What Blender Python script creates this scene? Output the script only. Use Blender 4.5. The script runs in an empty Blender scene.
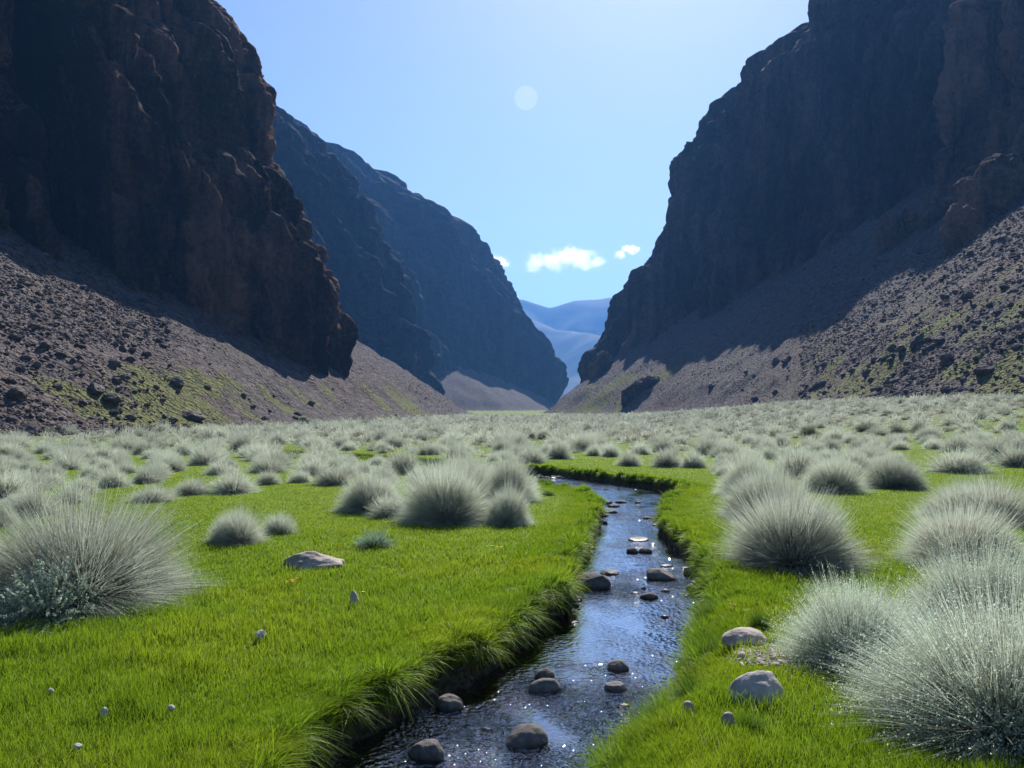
import bpy, math, random
import numpy as np
rng = np.random.default_rng(7)
random.seed(7)
C = bpy.context.scene
COL = C.collection
F, CX, HY, CZ = 796.0, 512.0, 408.0, 1.7      # lens in pixels, principal column, horizon row, eye height

# ------------------------------------------------------------------ world and render settings
C.render.engine = 'CYCLES'
C.view_settings.view_transform = 'Standard'
C.view_settings.look = 'None'
C.view_settings.exposure = 1.0
C.view_settings.gamma = 1.0
C.cycles.use_denoising = True
C.cycles.max_bounces = 6
C.cycles.diffuse_bounces = 3
C.cycles.glossy_bounces = 3
C.cycles.transmission_bounces = 4
C.cycles.transparent_max_bounces = 8
C.cycles.volume_bounces = 2
C.cycles.sample_clamp_indirect = 4.0
C.cycles.caustics_reflective = False
C.cycles.caustics_refractive = False
SUN_EL, SUN_AZ = math.radians(42), math.radians(11)   # azimuth measured from straight up the valley, to the right

world = bpy.data.worlds.new("World"); C.world = world; world.use_nodes = True
wn = world.node_tree.nodes; wl = world.node_tree.links
bg = wn['Background']
sky = wn.new('ShaderNodeTexSky'); sky.sky_type = 'NISHITA'; sky.sun_disc = False
sky.sun_elevation = SUN_EL; sky.sun_rotation = SUN_AZ
sky.air_density = 1.0; sky.dust_density = 3.2; sky.ozone_density = 1.7; sky.altitude = 2500
wl.new(sky.outputs[0], bg.inputs[0]); bg.inputs[1].default_value = 0.076

sd = bpy.data.lights.new('sun', 'SUN'); sd.energy = 4.8; sd.angle = math.radians(0.53); sd.color = (1, .95, .87)
so = bpy.data.objects.new('sun', sd); COL.objects.link(so)
so.rotation_euler = (math.radians(90) - SUN_EL, 0, math.pi - SUN_AZ)
cam = bpy.data.cameras.new('camera'); co = bpy.data.objects.new('camera', cam); COL.objects.link(co)
cam.sensor_width = 36; cam.lens = F * 36 / 1024; cam.shift_y = (HY - 384) / 1024
cam.clip_start = .05; cam.clip_end = 30000
co.location = (0, 0, CZ); co.rotation_euler = (math.pi / 2, 0, 0); C.camera = co

# ------------------------------------------------------------------ noise
_G = np.array([[1,1,0],[-1,1,0],[1,-1,0],[-1,-1,0],[1,0,1],[-1,0,1],[1,0,-1],[-1,0,-1],[0,1,1],[0,-1,1],[0,1,-1],[0,-1,-1],[1,1,0],[0,-1,1],[-1,1,0],[0,-1,-1]], dtype=np.float32)
_P = np.random.default_rng(99).permutation(1024).astype(np.int32)
_P = np.concatenate([_P, _P, _P])
def perlin(x, y, z=0.0):
    x, y, z = np.broadcast_arrays(np.asarray(x, np.float64), np.asarray(y, np.float64), np.asarray(z, np.float64))
    xi = np.floor(x).astype(np.int64); yi = np.floor(y).astype(np.int64); zi = np.floor(z).astype(np.int64)
    xf = (x - xi).astype(np.float32); yf = (y - yi).astype(np.float32); zf = (z - zi).astype(np.float32)
    u = xf*xf*xf*(xf*(xf*6-15)+10); v = yf*yf*yf*(yf*(yf*6-15)+10); w = zf*zf*zf*(zf*(zf*6-15)+10)
    X = xi & 1023; Y = yi & 1023; Z = zi & 1023
    def g(i, j, k):
        h = _P[_P[_P[(X+i) & 1023] + ((Y+j) & 1023)] + ((Z+k) & 1023)] & 15
        gg = _G[h]
        return gg[..., 0]*(xf-i) + gg[..., 1]*(yf-j) + gg[..., 2]*(zf-k)
    a = g(0,0,0)*(1-u)+g(1,0,0)*u; b = g(0,1,0)*(1-u)+g(1,1,0)*u
    c = g(0,0,1)*(1-u)+g(1,0,1)*u; d = g(0,1,1)*(1-u)+g(1,1,1)*u
    e = a*(1-v)+b*v; f = c*(1-v)+d*v
    return e*(1-w)+f*w
def fbm(x, y, z=0.0, o=4, l=2.03, g=.5):
    s = 0; a = 1.0; k = 1.0
    for i in range(o):
        s = s + a*perlin(x*k+i*17.3, y*k+i*9.1, z*k+i*5.7); a *= g; k *= l
    return s
def sst(x, a, b):
    t = np.clip((x-a)/(b-a), 0, 1); return t*t*(3-2*t)

# ------------------------------------------------------------------ mesh helpers
def mesh_np(name, V, Fc, smooth=True, cols=None, mat=None):
    V = np.ascontiguousarray(V, np.float32); Fc = np.ascontiguousarray(Fc, np.int32)
    me = bpy.data.meshes.new(name)
    n, k = Fc.shape
    me.vertices.add(len(V)); me.vertices.foreach_set('co', V.ravel())
    me.loops.add(n*k); me.loops.foreach_set('vertex_index', Fc.ravel())
    me.polygons.add(n); me.polygons.foreach_set('loop_start', np.arange(n, dtype=np.int32)*k)
    me.polygons.foreach_set('use_smooth', np.full(n, smooth))
    if cols is not None:
        for nm, c in cols.items():
            c = np.asarray(c, np.float32)
            if c.ndim == 1:
                at = me.attributes.new(nm, 'FLOAT', 'POINT'); at.data.foreach_set('value', c)
            else:
                if c.shape[1] == 3: c = np.concatenate([c, np.ones((len(c), 1), np.float32)], 1)
                at = me.attributes.new(nm, 'FLOAT_COLOR', 'POINT'); at.data.foreach_set('color', np.ascontiguousarray(c).ravel())
    me.update(calc_edges=True)
    if mat: me.materials.append(mat)
    return me
def obj(name, me, parent=None, loc=None):
    o = bpy.data.objects.new(name, me); COL.objects.link(o)
    if parent: o.parent = parent
    if loc is not None: o.location = loc
    return o
def tag(o, label=None, cat=None, group=None, kind=None):
    if label: o['label'] = label
    if cat: o['category'] = cat
    if group: o['group'] = group
    if kind: o['kind'] = kind
    return o
def grid_faces(nr, nc, wrap=False):
    i = np.arange(nr-1)[:, None]*nc; j = np.arange(nc-1)[None, :]
    a = (i+j).ravel()
    return np.stack([a, a+1, a+nc+1, a+nc], 1)

# ------------------------------------------------------------------ materials
def mat(name):
    m = bpy.data.materials.new(name); m.use_nodes = True
    nt = m.node_tree; nt.nodes.clear()
    out = nt.nodes.new('ShaderNodeOutputMaterial')
    return m, nt, out
class N:
    def __init__(s, nt): s.nt = nt
    def n(s, t, **kw):
        x = s.nt.nodes.new(t)
        for k, v in kw.items():
            if k.startswith('i_'): x.inputs[int(k[2:])].default_value = v
            else: setattr(x, k, v)
        return x
    def l(s, a, b): s.nt.links.new(a, b)
    def pos(s): return s.n('ShaderNodeNewGeometry').outputs['Position']
    def noise(s, vec, scale, detail=4, rough=.55, dist=0.0, stretch=None):
        if stretch:
            mp = s.n('ShaderNodeMapping'); mp.inputs['Scale'].default_value = stretch; s.l(vec, mp.inputs[0]); vec = mp.outputs[0]
        x = s.n('ShaderNodeTexNoise'); x.inputs['Scale'].default_value = scale; x.inputs['Detail'].default_value = detail
        x.inputs['Roughness'].default_value = rough; x.inputs['Distortion'].default_value = dist
        s.l(vec, x.inputs['Vector']); return x.outputs['Fac']
    def vor(s, vec, scale, feature='F1', out='Distance'):
        x = s.n('ShaderNodeTexVoronoi'); x.feature = feature; x.inputs['Scale'].default_value = scale
        s.l(vec, x.inputs['Vector']); return x.outputs[out]
    def ramp(s, fac, stops):
        x = s.n('ShaderNodeValToRGB'); e = x.color_ramp.elements
        while len(e) < len(stops): e.new(.5)
        for q, (p, c) in zip(e, stops): q.position = p; q.color = (*c, 1) if len(c) == 3 else c
        s.l(fac, x.inputs[0]); return x.outputs[0]
    def mix(s, fac, a, b, mode='MIX'):
        x = s.n('ShaderNodeMix', data_type='RGBA', blend_type=mode)
        for sock, v in ((x.inputs['Factor'], fac), (x.inputs['A'], a), (x.inputs['B'], b)):
            if isinstance(v, (int, float)): sock.default_value = v
            elif isinstance(v, tuple): sock.default_value = (*v, 1)
            else: s.l(v, sock)
        return [o for o in x.outputs if o.type == 'RGBA'][0]
    def math(s, op, a, b=0.0, clamp=False):
        x = s.n('ShaderNodeMath', operation=op); x.use_clamp = clamp
        for i, v in enumerate((a, b)):
            if isinstance(v, (int, float)): x.inputs[i].default_value = v
            else: s.l(v, x.inputs[i])
        return x.outputs[0]
    def bump(s, h, strength, dist, nrm=None):
        x = s.n('ShaderNodeBump'); x.inputs['Strength'].default_value = strength; x.inputs['Distance'].default_value = dist
        s.l(h, x.inputs['Height'])
        if nrm: s.l(nrm, x.inputs['Normal'])
        return x.outputs[0]
    def attr(s, name, out='Color'):
        x = s.n('ShaderNodeAttribute'); x.attribute_name = name; return x.outputs[out]
    def diff(s, col, nrm=None, rough=.9, spec=.2):
        p = s.n('ShaderNodeBsdfPrincipled'); p.inputs['Roughness'].default_value = rough
        p.inputs['Specular IOR Level'].default_value = spec
        if isinstance(col, tuple): p.inputs['Base Color'].default_value = (*col, 1)
        else: s.l(col, p.inputs['Base Color'])
        if nrm: s.l(nrm, p.inputs['Normal'])
        return p

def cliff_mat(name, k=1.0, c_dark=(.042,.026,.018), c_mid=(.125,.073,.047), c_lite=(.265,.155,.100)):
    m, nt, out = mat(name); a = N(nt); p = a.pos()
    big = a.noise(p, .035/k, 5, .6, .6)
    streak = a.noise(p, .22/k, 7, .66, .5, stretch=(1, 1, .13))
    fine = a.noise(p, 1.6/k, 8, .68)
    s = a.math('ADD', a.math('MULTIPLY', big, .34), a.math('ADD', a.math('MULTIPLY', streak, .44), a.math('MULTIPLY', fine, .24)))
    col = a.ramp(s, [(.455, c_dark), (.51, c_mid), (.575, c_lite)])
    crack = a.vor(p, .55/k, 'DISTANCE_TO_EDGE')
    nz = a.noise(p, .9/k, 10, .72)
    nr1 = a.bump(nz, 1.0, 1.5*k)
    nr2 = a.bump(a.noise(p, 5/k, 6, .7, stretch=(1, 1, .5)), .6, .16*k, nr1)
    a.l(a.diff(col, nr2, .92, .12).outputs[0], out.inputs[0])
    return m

def sc_cols(a, p):
    n = a.noise(p, 1.1, 6, .7); n2 = a.noise(p, .05, 3, .5)
    v = a.vor(p, 3.2, 'F1', 'Color')
    base = a.ramp(n, [(.33, (.045,.038,.039)), (.5, (.098,.086,.086)), (.68, (.185,.158,.148))])
    warm = a.mix(a.ramp(n2, [(.42, (0,0,0)), (.6, (1,1,1))]), base, a.mix(1.0, base, (1.02,.95,.90), 'MULTIPLY'))
    return warm
def scree_mat():
    m, nt, out = mat('scree'); a = N(nt); p = a.pos()
    rock = sc_cols(a, p)
    grass = a.ramp(a.noise(p, 1.4, 6, .7), [(.35, (.085,.088,.042)), (.55, (.135,.145,.050)), (.7, (.20,.20,.10))])
    veg = a.attr('veg', 'Fac')
    f = a.math('ADD', veg, a.math('MULTIPLY', a.math('SUBTRACT', a.noise(p, .55, 7, .72), .5), 1.7))
    f = a.ramp(f, [(.46, (0,0,0)), (.60, (1,1,1))])
    col = a.mix(f, rock, grass)
    h = a.vor(p, 2.4, 'F1'); h2 = a.vor(p, 7, 'F1')
    b = a.bump(h, 1.0, .35); b = a.bump(h2, .9, .10, b); b = a.bump(a.noise(p, 18, 4, .7), .6, .04, b)
    a.l(a.diff(col, b, .95, .1).outputs[0], out.inputs[0]); return m
def ground_mat():
    m, nt, out = mat('meadow_soil'); a = N(nt); p = a.pos()
    lawn = a.ramp(a.noise(p, 3.0, 7, .7), [(.3, (.065,.105,.008)), (.5, (.12,.185,.010)), (.72, (.18,.24,.016))])
    sage = a.ramp(a.noise(p, 2.5, 5, .7), [(.35, (.11,.115,.075)), (.65, (.20,.21,.15))])
    far = a.ramp(a.noise(p, .6, 6, .7), [(.35, (.11,.15,.03)), (.65, (.17,.21,.05))])
    mud = a.ramp(a.noise(p, 14, 6, .7), [(.3, (.008,.006,.004)), (.55, (.022,.016,.011)), (.72, (.055,.040,.027))])
    peb = a.ramp(a.vor(p, 34, 'F1', 'Color'), [(.2, (.06,.045,.03)), (.8, (.20,.16,.12))])
    col = a.mix(a.attr('sage', 'Fac'), lawn, sage)
    col = a.mix(a.attr('far', 'Fac'), col, far)
    bed = a.mix(.45, mud, peb)
    col = a.mix(a.attr('mud', 'Fac'), col, bed)
    b = a.bump(a.noise(p, 22, 6, .7), .8, .04)
    a.l(a.diff(col, b, .95, .1).outputs[0], out.inputs[0]); return m
def plant_mat(name, tr=.45, rough=.7, spec=.15, var=.25):
    m, nt, out = mat(name); a = N(nt)
    c = a.attr('col')
    oi = a.n('ShaderNodeObjectInfo').outputs['Random']
    hv = a.n('ShaderNodeHueSaturation'); a.l(c, hv.inputs['Color'])
    a.l(a.math('ADD', a.math('MULTIPLY', oi, var), 1-var/2), hv.inputs['Value'])
    c = hv.outputs[0]
    d = a.diff(c, None, rough, spec); t = a.n('ShaderNodeBsdfTranslucent'); a.l(c, t.inputs[0])
    mx = a.n('ShaderNodeMixShader'); mx.inputs[0].default_value = tr
    a.l(d.outputs[0], mx.inputs[1]); a.l(t.outputs[0], mx.inputs[2]); a.l(mx.outputs[0], out.inputs[0]); return m
def stone_mat(name, c1, c2, c3, sc=6.0, wet=False):
    m, nt, out = mat(name); a = N(nt)
    tc = a.n('ShaderNodeTexCoord').outputs['Object']
    oi = a.n('ShaderNodeObjectInfo').outputs['Random']
    n1 = a.noise(tc, sc, 8, .68); n2 = a.noise(tc, sc*5, 4, .7)
    col = a.ramp(a.math('ADD', a.math('MULTIPLY', n1, .75), a.math('MULTIPLY', n2, .25)), [(.34, c1), (.52, c2), (.68, c3)])
    col = a.mix(a.math('MULTIPLY', oi, .5), col, a.mix(1.0, col, (.55,.52,.5), 'MULTIPLY'))
    b = a.bump(n1, .5, .05); b = a.bump(a.noise(tc, sc*9, 5, .7), .5, .008, b)
    pr = a.diff(col, b, .85, .25)
    if wet:                                   # a wet tide line: glossy and darker just above the water
        z = a.n('ShaderNodeSeparateXYZ'); a.l(a.pos(), z.inputs[0])
        k = a.ramp(a.math('ADD', z.outputs[2], .27), [(.03, (1,1,1)), (.065, (0,0,0))])
        a.l(a.mix(k, col, a.mix(1.0, col, (.32,.30,.28), 'MULTIPLY')), pr.inputs['Base Color'])
        a.l(a.math('SUBTRACT', .85, a.math('MULTIPLY', k, .6)), pr.inputs['Roughness'])
    a.l(pr.outputs[0], out.inputs[0]); return m
def water_mat():
    m, nt, out = mat('stream_water'); a = N(nt); p = a.pos()
    rif = a.attr('riffle', 'Fac')
    n1 = a.noise(p, 9, 0, .5, .3, stretch=(1.0, .75, 1)); n2 = a.noise(p, 27, 0, .5, .3); n3 = a.noise(p, 75, 0, .5)
    b1 = a.n('ShaderNodeBump'); b1.inputs['Distance'].default_value = .030
    a.l(n1, b1.inputs['Height']); a.l(a.math('ADD', a.math('MULTIPLY', rif, .66), .05), b1.inputs['Strength'])
    b2 = a.n('ShaderNodeBump'); b2.inputs['Distance'].default_value = .044
    a.l(n2, b2.inputs['Height']); a.l(a.math('ADD', a.math('MULTIPLY', rif, .75), .04), b2.inputs['Strength']); a.l(b1.outputs[0], b2.inputs['Normal'])
    b3 = a.n('ShaderNodeBump'); b3.inputs['Distance'].default_value = .030
    a.l(n3, b3.inputs['Height']); a.l(a.math('MULTIPLY', rif, .55), b3.inputs['Strength']); a.l(b2.outputs[0], b3.inputs['Normal'])
    fr = a.n('ShaderNodeFresnel'); fr.inputs[0].default_value = 1.6; a.l(b3.outputs[0], fr.inputs['Normal'])
    g = a.n('ShaderNodeBsdfGlossy'); g.inputs['Roughness'].default_value = .008; a.l(b3.outputs[0], g.inputs['Normal'])
    t = a.n('ShaderNodeBsdfTransparent'); t.inputs[0].default_value = (.36,.33,.26,1)
    mx = a.n('ShaderNodeMixShader'); a.l(a.math('ADD', a.math('MULTIPLY', fr.outputs[0], 2.4, True), .06, True), mx.inputs[0])
    a.l(t.outputs[0], mx.inputs[1]); a.l(g.outputs[0], mx.inputs[2]); a.l(mx.outputs[0], out.inputs[0]); return m

# ------------------------------------------------------------------ stream outline (plan view)
WZ = -.25
def wpt(px, py): d = (CZ-WZ)*F/(py-HY); return ((px-CX)/F*d, d)
LE = [(331,765),(362,740),(419,715),(466,687),(500,671),(519,649),(545,628),(562,612),(571,593),(574,577),(580,560),(582,543),(590,529),(599,516),(602,507),(600,495),(583,488),(562,484),(541,481.5)]
RE = [(585,775),(620,730),(654,715),(667,696),(682,674),(687,649),(694,621),(700,602),(705,585),(697,570),(684,560),(673,550),(660,540),(655,529),(661,513),(672,504),(682,496.5),(664,492),(644,488.3),(609,484.3),(571,478.6),(541,474.8)]
def wtop(px, py): d = (CZ-.02)*F/(py-HY); return ((px-CX)/F*d, d)
le = [wpt(*q) if q[1] > 600 else wtop(*q) for q in LE]; re_ = [wpt(*q) for q in RE]
le = [(-1.25, 1.0), (-1.15, 2.6)] + le + [(-1.5, 22.2), (-4.2, 25.5), (-8.5, 29.5), (-14, 32)]
re_ = [(.0, 1.0), (.15, 2.6)] + re_ + [(-1.2, 24.2), (-4.0, 27.6), (-8.2, 31.5), (-14, 34)]
def chaikin(P, n=2):
    P = np.array(P, float)
    for _ in range(n):
        Q = .75*P[:-1]+.25*P[1:]; R = .25*P[:-1]+.75*P[1:]
        P = np.concatenate([P[:1], np.stack([Q, R], 1).reshape(-1, 2), P[-1:]])
    return P
le = chaikin(le, 1); re_ = chaikin(re_, 1)
poly = np.concatenate([le, re_[::-1]])
def seg_dist(x, y, P, closed=False):
    Q = np.roll(P, -1, 0) if closed else P[1:]
    A = P if closed else P[:-1]
    best = np.full(x.shape, 1e9)
    for (ax, ay), (bx, by) in zip(A, Q):
        dx, dy = bx-ax, by-ay; L = dx*dx+dy*dy+1e-12
        t = np.clip(((x-ax)*dx+(y-ay)*dy)/L, 0, 1)
        best = np.minimum(best, (x-ax-t*dx)**2+(y-ay-t*dy)**2)
    return np.sqrt(best)
def in_poly(x, y, P):
    ins = np.zeros(x.shape, bool); Q = np.roll(P, -1, 0)
    for (ax, ay), (bx, by) in zip(P, Q):
        if ay == by: continue
        c = ((ay > y) != (by > y)) & (x < (bx-ax)*(y-ay)/(by-ay)+ax)
        ins ^= c
    return ins
def stream_sd(x, y):
    x = np.asarray(x, float); y = np.asarray(y, float)
    out = np.full(x.shape, 9.0)
    m = (y < 38) & (y > -3) & (x > -18) & (x < 8)
    if m.any():
        xs, ys = x[m], y[m]
        wob = .05*perlin(xs*2.2, ys*2.2, 3.3)+.035*perlin(xs*6, ys*6, 1.3)
        d = seg_dist(xs, ys, poly, True); d = np.where(in_poly(xs, ys, poly), -d, d)+wob
        out[m] = d
    return out

# ------------------------------------------------------------------ terrain
XLp = np.array([(-60,-44),(0,-36),(20,-33),(45,-29.2),(56,-25.8),(80,-21.4),(135,-14.2),(225,-10.8),(262,-14),(310,-42),(380,-62),(430,-42),(470,0),(520,20),(560,32),(600,42),(680,30),(800,-60),(1000,-200)], float)
XRp = np.array([(-60,50),(30,43),(60,39.5),(75,37.5),(110,37),(150,34),(190,27),(255,11),(285,10),(330,30),(400,85),(600,170),(1000,300)], float)
def wall_dist(x, y, T, side):
    xe = np.interp(y, T[:, 0], T[:, 1])
    d = seg_dist(x, y, np.stack([T[:, 1], T[:, 0]], 1))
    inside = (xe-x)*side > 0
    return np.where(inside, d, -d)
def floor_z(x, y):
    z = .10*fbm(x/14, y/14, 0, 3)+.03*fbm(x/2.3, y/2.3, 4, 3)
    z = z*sst(np.hypot(x, y), 0, 6)*.8
    z = z+2.5*sst(x, 11, 40)*(1-sst(y, 85, 190))*sst(y, -10, 30)
    return z
def terrain(x, y, detail=True):
    x = np.asarray(x, float); y = np.asarray(y, float)
    z = floor_z(x, y)
    dl = wall_dist(x, y, XLp, 1); dr = wall_dist(x, y, XRp, -1)
    wob = 1.1*fbm(x/11, y/11, 2, 3)
    def tal(d, k, cap):
        d = np.maximum(d+wob*sst(d, -3, 6), 0)
        d2 = np.minimum(d, cap)
        return k*d2*sst(d2, -4, 9)
    tz = tal(dl, .63, 80)+tal(dr, .74, 100)
    dd = np.maximum(dl, dr)
    tz = tz+sst(dd, 1, 8)*(.8*fbm(x/17, y/17, 7, 3)+(.42*fbm(x/3.4, y/3.4, 9, 4) if detail else 0))
    z = z+tz
    s = stream_sd(x, y)
    side = (x > np.interp(y, [1, 4, 8, 13, 17, 22], [-.3, -.1, .9, 1.9, 2.4, 2]))
    bw = .10+np.where(side, .38*(1-sst(y, 6, 10)), 0)
    lip = .05*(1-sst(np.abs(s-.25), 0, .4))
    bank = sst(s, .0, bw)
    bed = WZ-.05-.10*sst(-s, 0, .45)+.02*fbm(x*5, y*5, 0, 2)
    z = np.where(s < 4, bed+(z+lip*0-bed)*bank, z)
    return z, dl, dr, s
def T1(x, y): return float(terrain(np.array([x]), np.array([y]))[0][0])
def hit(px, py, dmin=2.5):
    d = dmin*np.exp(np.linspace(0, math.log(900/dmin), 4000))
    x = (px-CX)/F*d; zr = CZ+(HY-py)/F*d
    t = terrain(x, d, False)[0]
    k = np.argmax(t >= zr)
    if not (t >= zr).any(): k = len(d)-1
    if not (t >= zr).any(): print('MISS', px, py)
    return np.array([x[k], d[k], t[k]])

def proj(x, y, z):
    y = np.maximum(y, .01); return CX+F*x/y, HY-F*(z-CZ)/y

# lawn (short grass, no brush) mask, from the meadow's outline in plan
def hitg(px, py): d = CZ*F/(py-HY); return ((px-CX)/F*d, d)
def py_brush(px):      # picture row at which the open meadow starts, per column; only used to lay out the plan of the meadow
    return np.interp(px, [-400,0,60,100,150,200,250,330,400,440,500,527,531,560,640,700,716,765,850,880,905,940,1024,1400], [520,520,520,490,486,472,476,478,486,500,500,500,456,457,461,465,476,482,478,470,463,466,466,470])
def open_meadow(x, y):
    px, py = proj(x, y, 0*x)
    b = py_brush(px)+5*perlin(x/1.7, y/1.7, 8)
    return sst(py-b, -3, 3)

# polar ground sheet
th = np.concatenate([np.linspace(-180, -46, 60, endpoint=False), np.linspace(-46, -38, 24, endpoint=False), np.linspace(-38, 38, 560, endpoint=False), np.linspace(38, 46, 24, endpoint=False), np.linspace(46, 180, 61)])
rr = np.concatenate([np.linspace(.02, 2.2, 26, endpoint=False), 2.2*np.exp(np.linspace(0, math.log(30/2.2), 560, endpoint=False)), 30*np.exp(np.linspace(0, math.log(4800/30), 640))])
TH, RR = np.meshgrid(np.radians(th), rr)
gx, gy = (RR*np.sin(TH)).ravel(), (RR*np.cos(TH)).ravel()
gz, gdl, gdr, gs = terrain(gx, gy)
gd = np.maximum(gdl, gdr)
gy_front = np.maximum(gy, .5)
om = np.where(gy > 1, open_meadow(gx, gy_front), 1)
far = sst(gy, 150, 215)
vegL = sst(gdl, -2, .5)*(1-sst(gdl, 6, 13))*sst(gy, 50, 58)*(1-sst(gy, 150, 185))
vegR = sst(gdr, -2, .5)*(1-sst(gdr, 12, 34))*sst(gy, 20, 40)*(1-sst(gy, 105, 150))
vegS = sst(gdr, 0, 1)*(1-sst(gdr, 14, 22))*sst(gy, 185, 205)*(1-sst(gy, 250, 275))
veg = np.maximum(np.maximum(vegL*.57, vegR*.50), vegS*.60)
veg = veg*(.55+.75*sst(fbm(gx/9, gy/9, 3, 3), -.25, .35))
mud = (1-sst(gs, .02, .16))*(gy < 38)
gV = np.stack([gx, gy, gz], 1)
gF = grid_faces(len(rr), len(th))
cen = gd[gF].mean(1)
is_t = cen > .4
def sub(Fm):
    u, inv = np.unique(Fm, return_inverse=True); return u, inv.reshape(-1, 4)
M_ground, M_scree = ground_mat(), scree_mat()
u, f = sub(gF[~is_t]); g = obj('ground', mesh_np('ground', gV[u], f, True, {'sage': (1-om[u])*(1-far[u])*sst(gy[u]+14*perlin(gx[u]/5, gy[u]/9, 2), 24, 60), 'far': far[u], 'mud': mud[u]}, M_ground)); tag(g, kind='structure')
for nm, side in (('scree_slope_left', gx[gF].mean(1) < 0), ('scree_slope_right', gx[gF].mean(1) >= 0)):
    u, f = sub(gF[is_t & side]); g = obj(nm, mesh_np(nm, gV[u], f, True, {'veg': veg[u]}, M_scree)); tag(g, kind='structure')

# ------------------------------------------------------------------ cliffs
def bill(n, p=.75): return np.abs(n)**p
def curtain(name, foot, yn, nose_px, table, side, ztop, mt, step=.4, sc=1.0, seed=0, cleft=None, lo=.45, grow=-.9):
    """foot: plan points of the cliff foot, ordered from the viewer's side round the nose to the hidden side. table: the nose's profile."""
    P = chaikin(foot, 2)
    L = np.concatenate([[0], np.cumsum(np.hypot(*np.diff(P, axis=0).T))])
    nose_i = int(np.argmin([abs(p[1]-yn) for p in foot]))
    ns = int(L[-1]/step); s = np.linspace(0, L[-1], ns)
    fx = np.interp(s, L, P[:, 0]); fy = np.interp(s, L, P[:, 1])
    zf = terrain(fx, fy, False)[0]
    tz = np.array([CZ+(HY-p[1])/F*yn for p in table]); ts = np.array([(nose_px-p[0])*side/F*yn for p in table])
    o = np.argsort(tz); tz, ts = tz[o], ts[o]
    # lateral setback, inwards, as a function of height
    def S(z): return np.interp(z, tz, ts)
    nz = int((ztop+10)/step)
    t = np.linspace(0, 1, nz)
    rimn = 6*sc*fbm(s/(18*sc), 0*s+seed, 0, 3)
    top = ztop+rimn
    Z = (zf-5)[:, None]+t[None, :]*(top-(zf-5))[:, None]
    off = S(Z)-S(zf)[:, None]
    inose = np.argmin(np.hypot(fx-foot[nose_i][0], fy-foot[nose_i][1]))
    off = off*np.where(np.arange(ns) < inose, lo+(1-lo)*np.clip(s/s[inose], 0, 1)**1.5, 1)[:, None]
    off = np.where(Z < zf[:, None], -(zf[:, None]-Z)*.15, off)
    X = fx[:, None]-side*off; Y = np.repeat(fy[:, None], nz, 1)
    # plateau behind the rim
    ext = np.array([2, 6, 14, 30, 60, 110])*sc
    Xe = X[:, -1:]-side*ext[None, :]; Ye = np.repeat(fy[:, None], len(ext), 1); Ze = Z[:, -1:]+np.array([1, 2.2, 4, 6, 7, -40])[None, :]*sc
    X = np.concatenate([X, Xe], 1); Y = np.concatenate([Y, Ye], 1); Z = np.concatenate([Z, Ze], 1)
    Sx = np.gradient(X, axis=0); Sy = np.gradient(Y, axis=0); Sz = np.gradient(Z, axis=0)
    Tx = np.gradient(X, axis=1); Ty = np.gradient(Y, axis=1); Tz = np.gradient(Z, axis=1)
    nx, ny, nzv = Sy*Tz-Sz*Ty, Sz*Tx-Sx*Tz, Sx*Ty-Sy*Tx
    ln = np.sqrt(nx*nx+ny*ny+nzv*nzv)+1e-9
    nx, ny, nzv = nx/ln*side, ny/ln*side, nzv/ln*side
    k = 1.0/(sc*.58)
    U = np.repeat(s[:, None], X.shape[1], 1)*k+seed*31.7; V = Z*k
    Wp = U+2.6*fbm(U/16, V/20, seed, 3)+1.0*fbm(U/4, V/7, seed+3, 2)
    d = 13.0*(bill(perlin(Wp/17, V/70, seed), .6)-.42)
    d += 7.5*(bill(perlin(Wp/8.5+7, V/34, seed+1), .5)-.45)
    d += grow
    d += 3.0*(bill(perlin(Wp/3.4+3, V/13, seed+2), .5)-.45)*(.4+1.1*sst(perlin(U/14, V/14, 5), -.3, .4))
    d += 1.4*(bill(perlin(Wp/8, V/36, seed+5), .6)-.4)
    d += .7*(bill(perlin(Wp/1.4+9, V/4.5, seed+8), .6)-.4)
    d += 1.6*perlin(U/26, V/50, seed+6)
    def crack(n, w): return np.exp(-(n/w)**2)
    cm = .35+.9*sst(fbm(U/22, V/30, seed+12, 2), -.3, .4)
    d -= 8.0*crack(perlin(Wp/19, V/85, seed+20), .08)*cm
    d -= 3.6*crack(perlin(Wp/8.5+7, V/48, seed+21), .08)*cm
    d -= 1.3*crack(perlin(Wp/4.2+3, V/17, seed+22), .08)*cm
    d -= .7*crack(perlin(U/13, V/12, seed+23), .05)*cm
    qn = perlin(Wp/6, V/48, seed+30)*4+perlin(Wp/2.5, V/16, seed+31)*1.0
    fr_ = qn-np.floor(qn)
    d += .75*(np.floor(qn)+sst(fr_, .75, 1.0))*.8
    x3, y3, z3 = X*k, Y*k, Z*k
    d += .38*fbm(x3/2.6, y3/2.6, z3/3.4, 4, 2.1, .55)
    q = perlin(x3/1.5, y3/1.5, z3/2.6)
    d += .30*np.abs(q)
    d *= sc*.74
    if cleft:
        cpt, w, dep, lean = cleft
        c = s[np.argmin(np.hypot(fx-cpt[0], fy-cpt[1]))]
        q = (np.repeat(s[:, None], X.shape[1], 1)-c-lean*Z+.8*perlin(Z/9, Z*0+.5, 5.5))/(w*(1+.25*perlin(Z/14, Z*0, 2)))
        d = d-dep*np.exp(-q**4)
    fadein = sst(Z-zf[:, None], -2, 5*sc)
    d = d*(.35+.65*fadein)
    X = X+nx*d; Y = Y+ny*d; Z = Z+nzv*d*.7
    Vv = np.stack([X.ravel(), Y.ravel(), Z.ravel()], 1)
    Fm = grid_faces(X.shape[0], X.shape[1])
    if side > 0: Fm = Fm[:, ::-1]
    o = obj(name, mesh_np(name, Vv, Fm, True, None, mt)); tag(o, kind='structure'); return o
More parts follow.
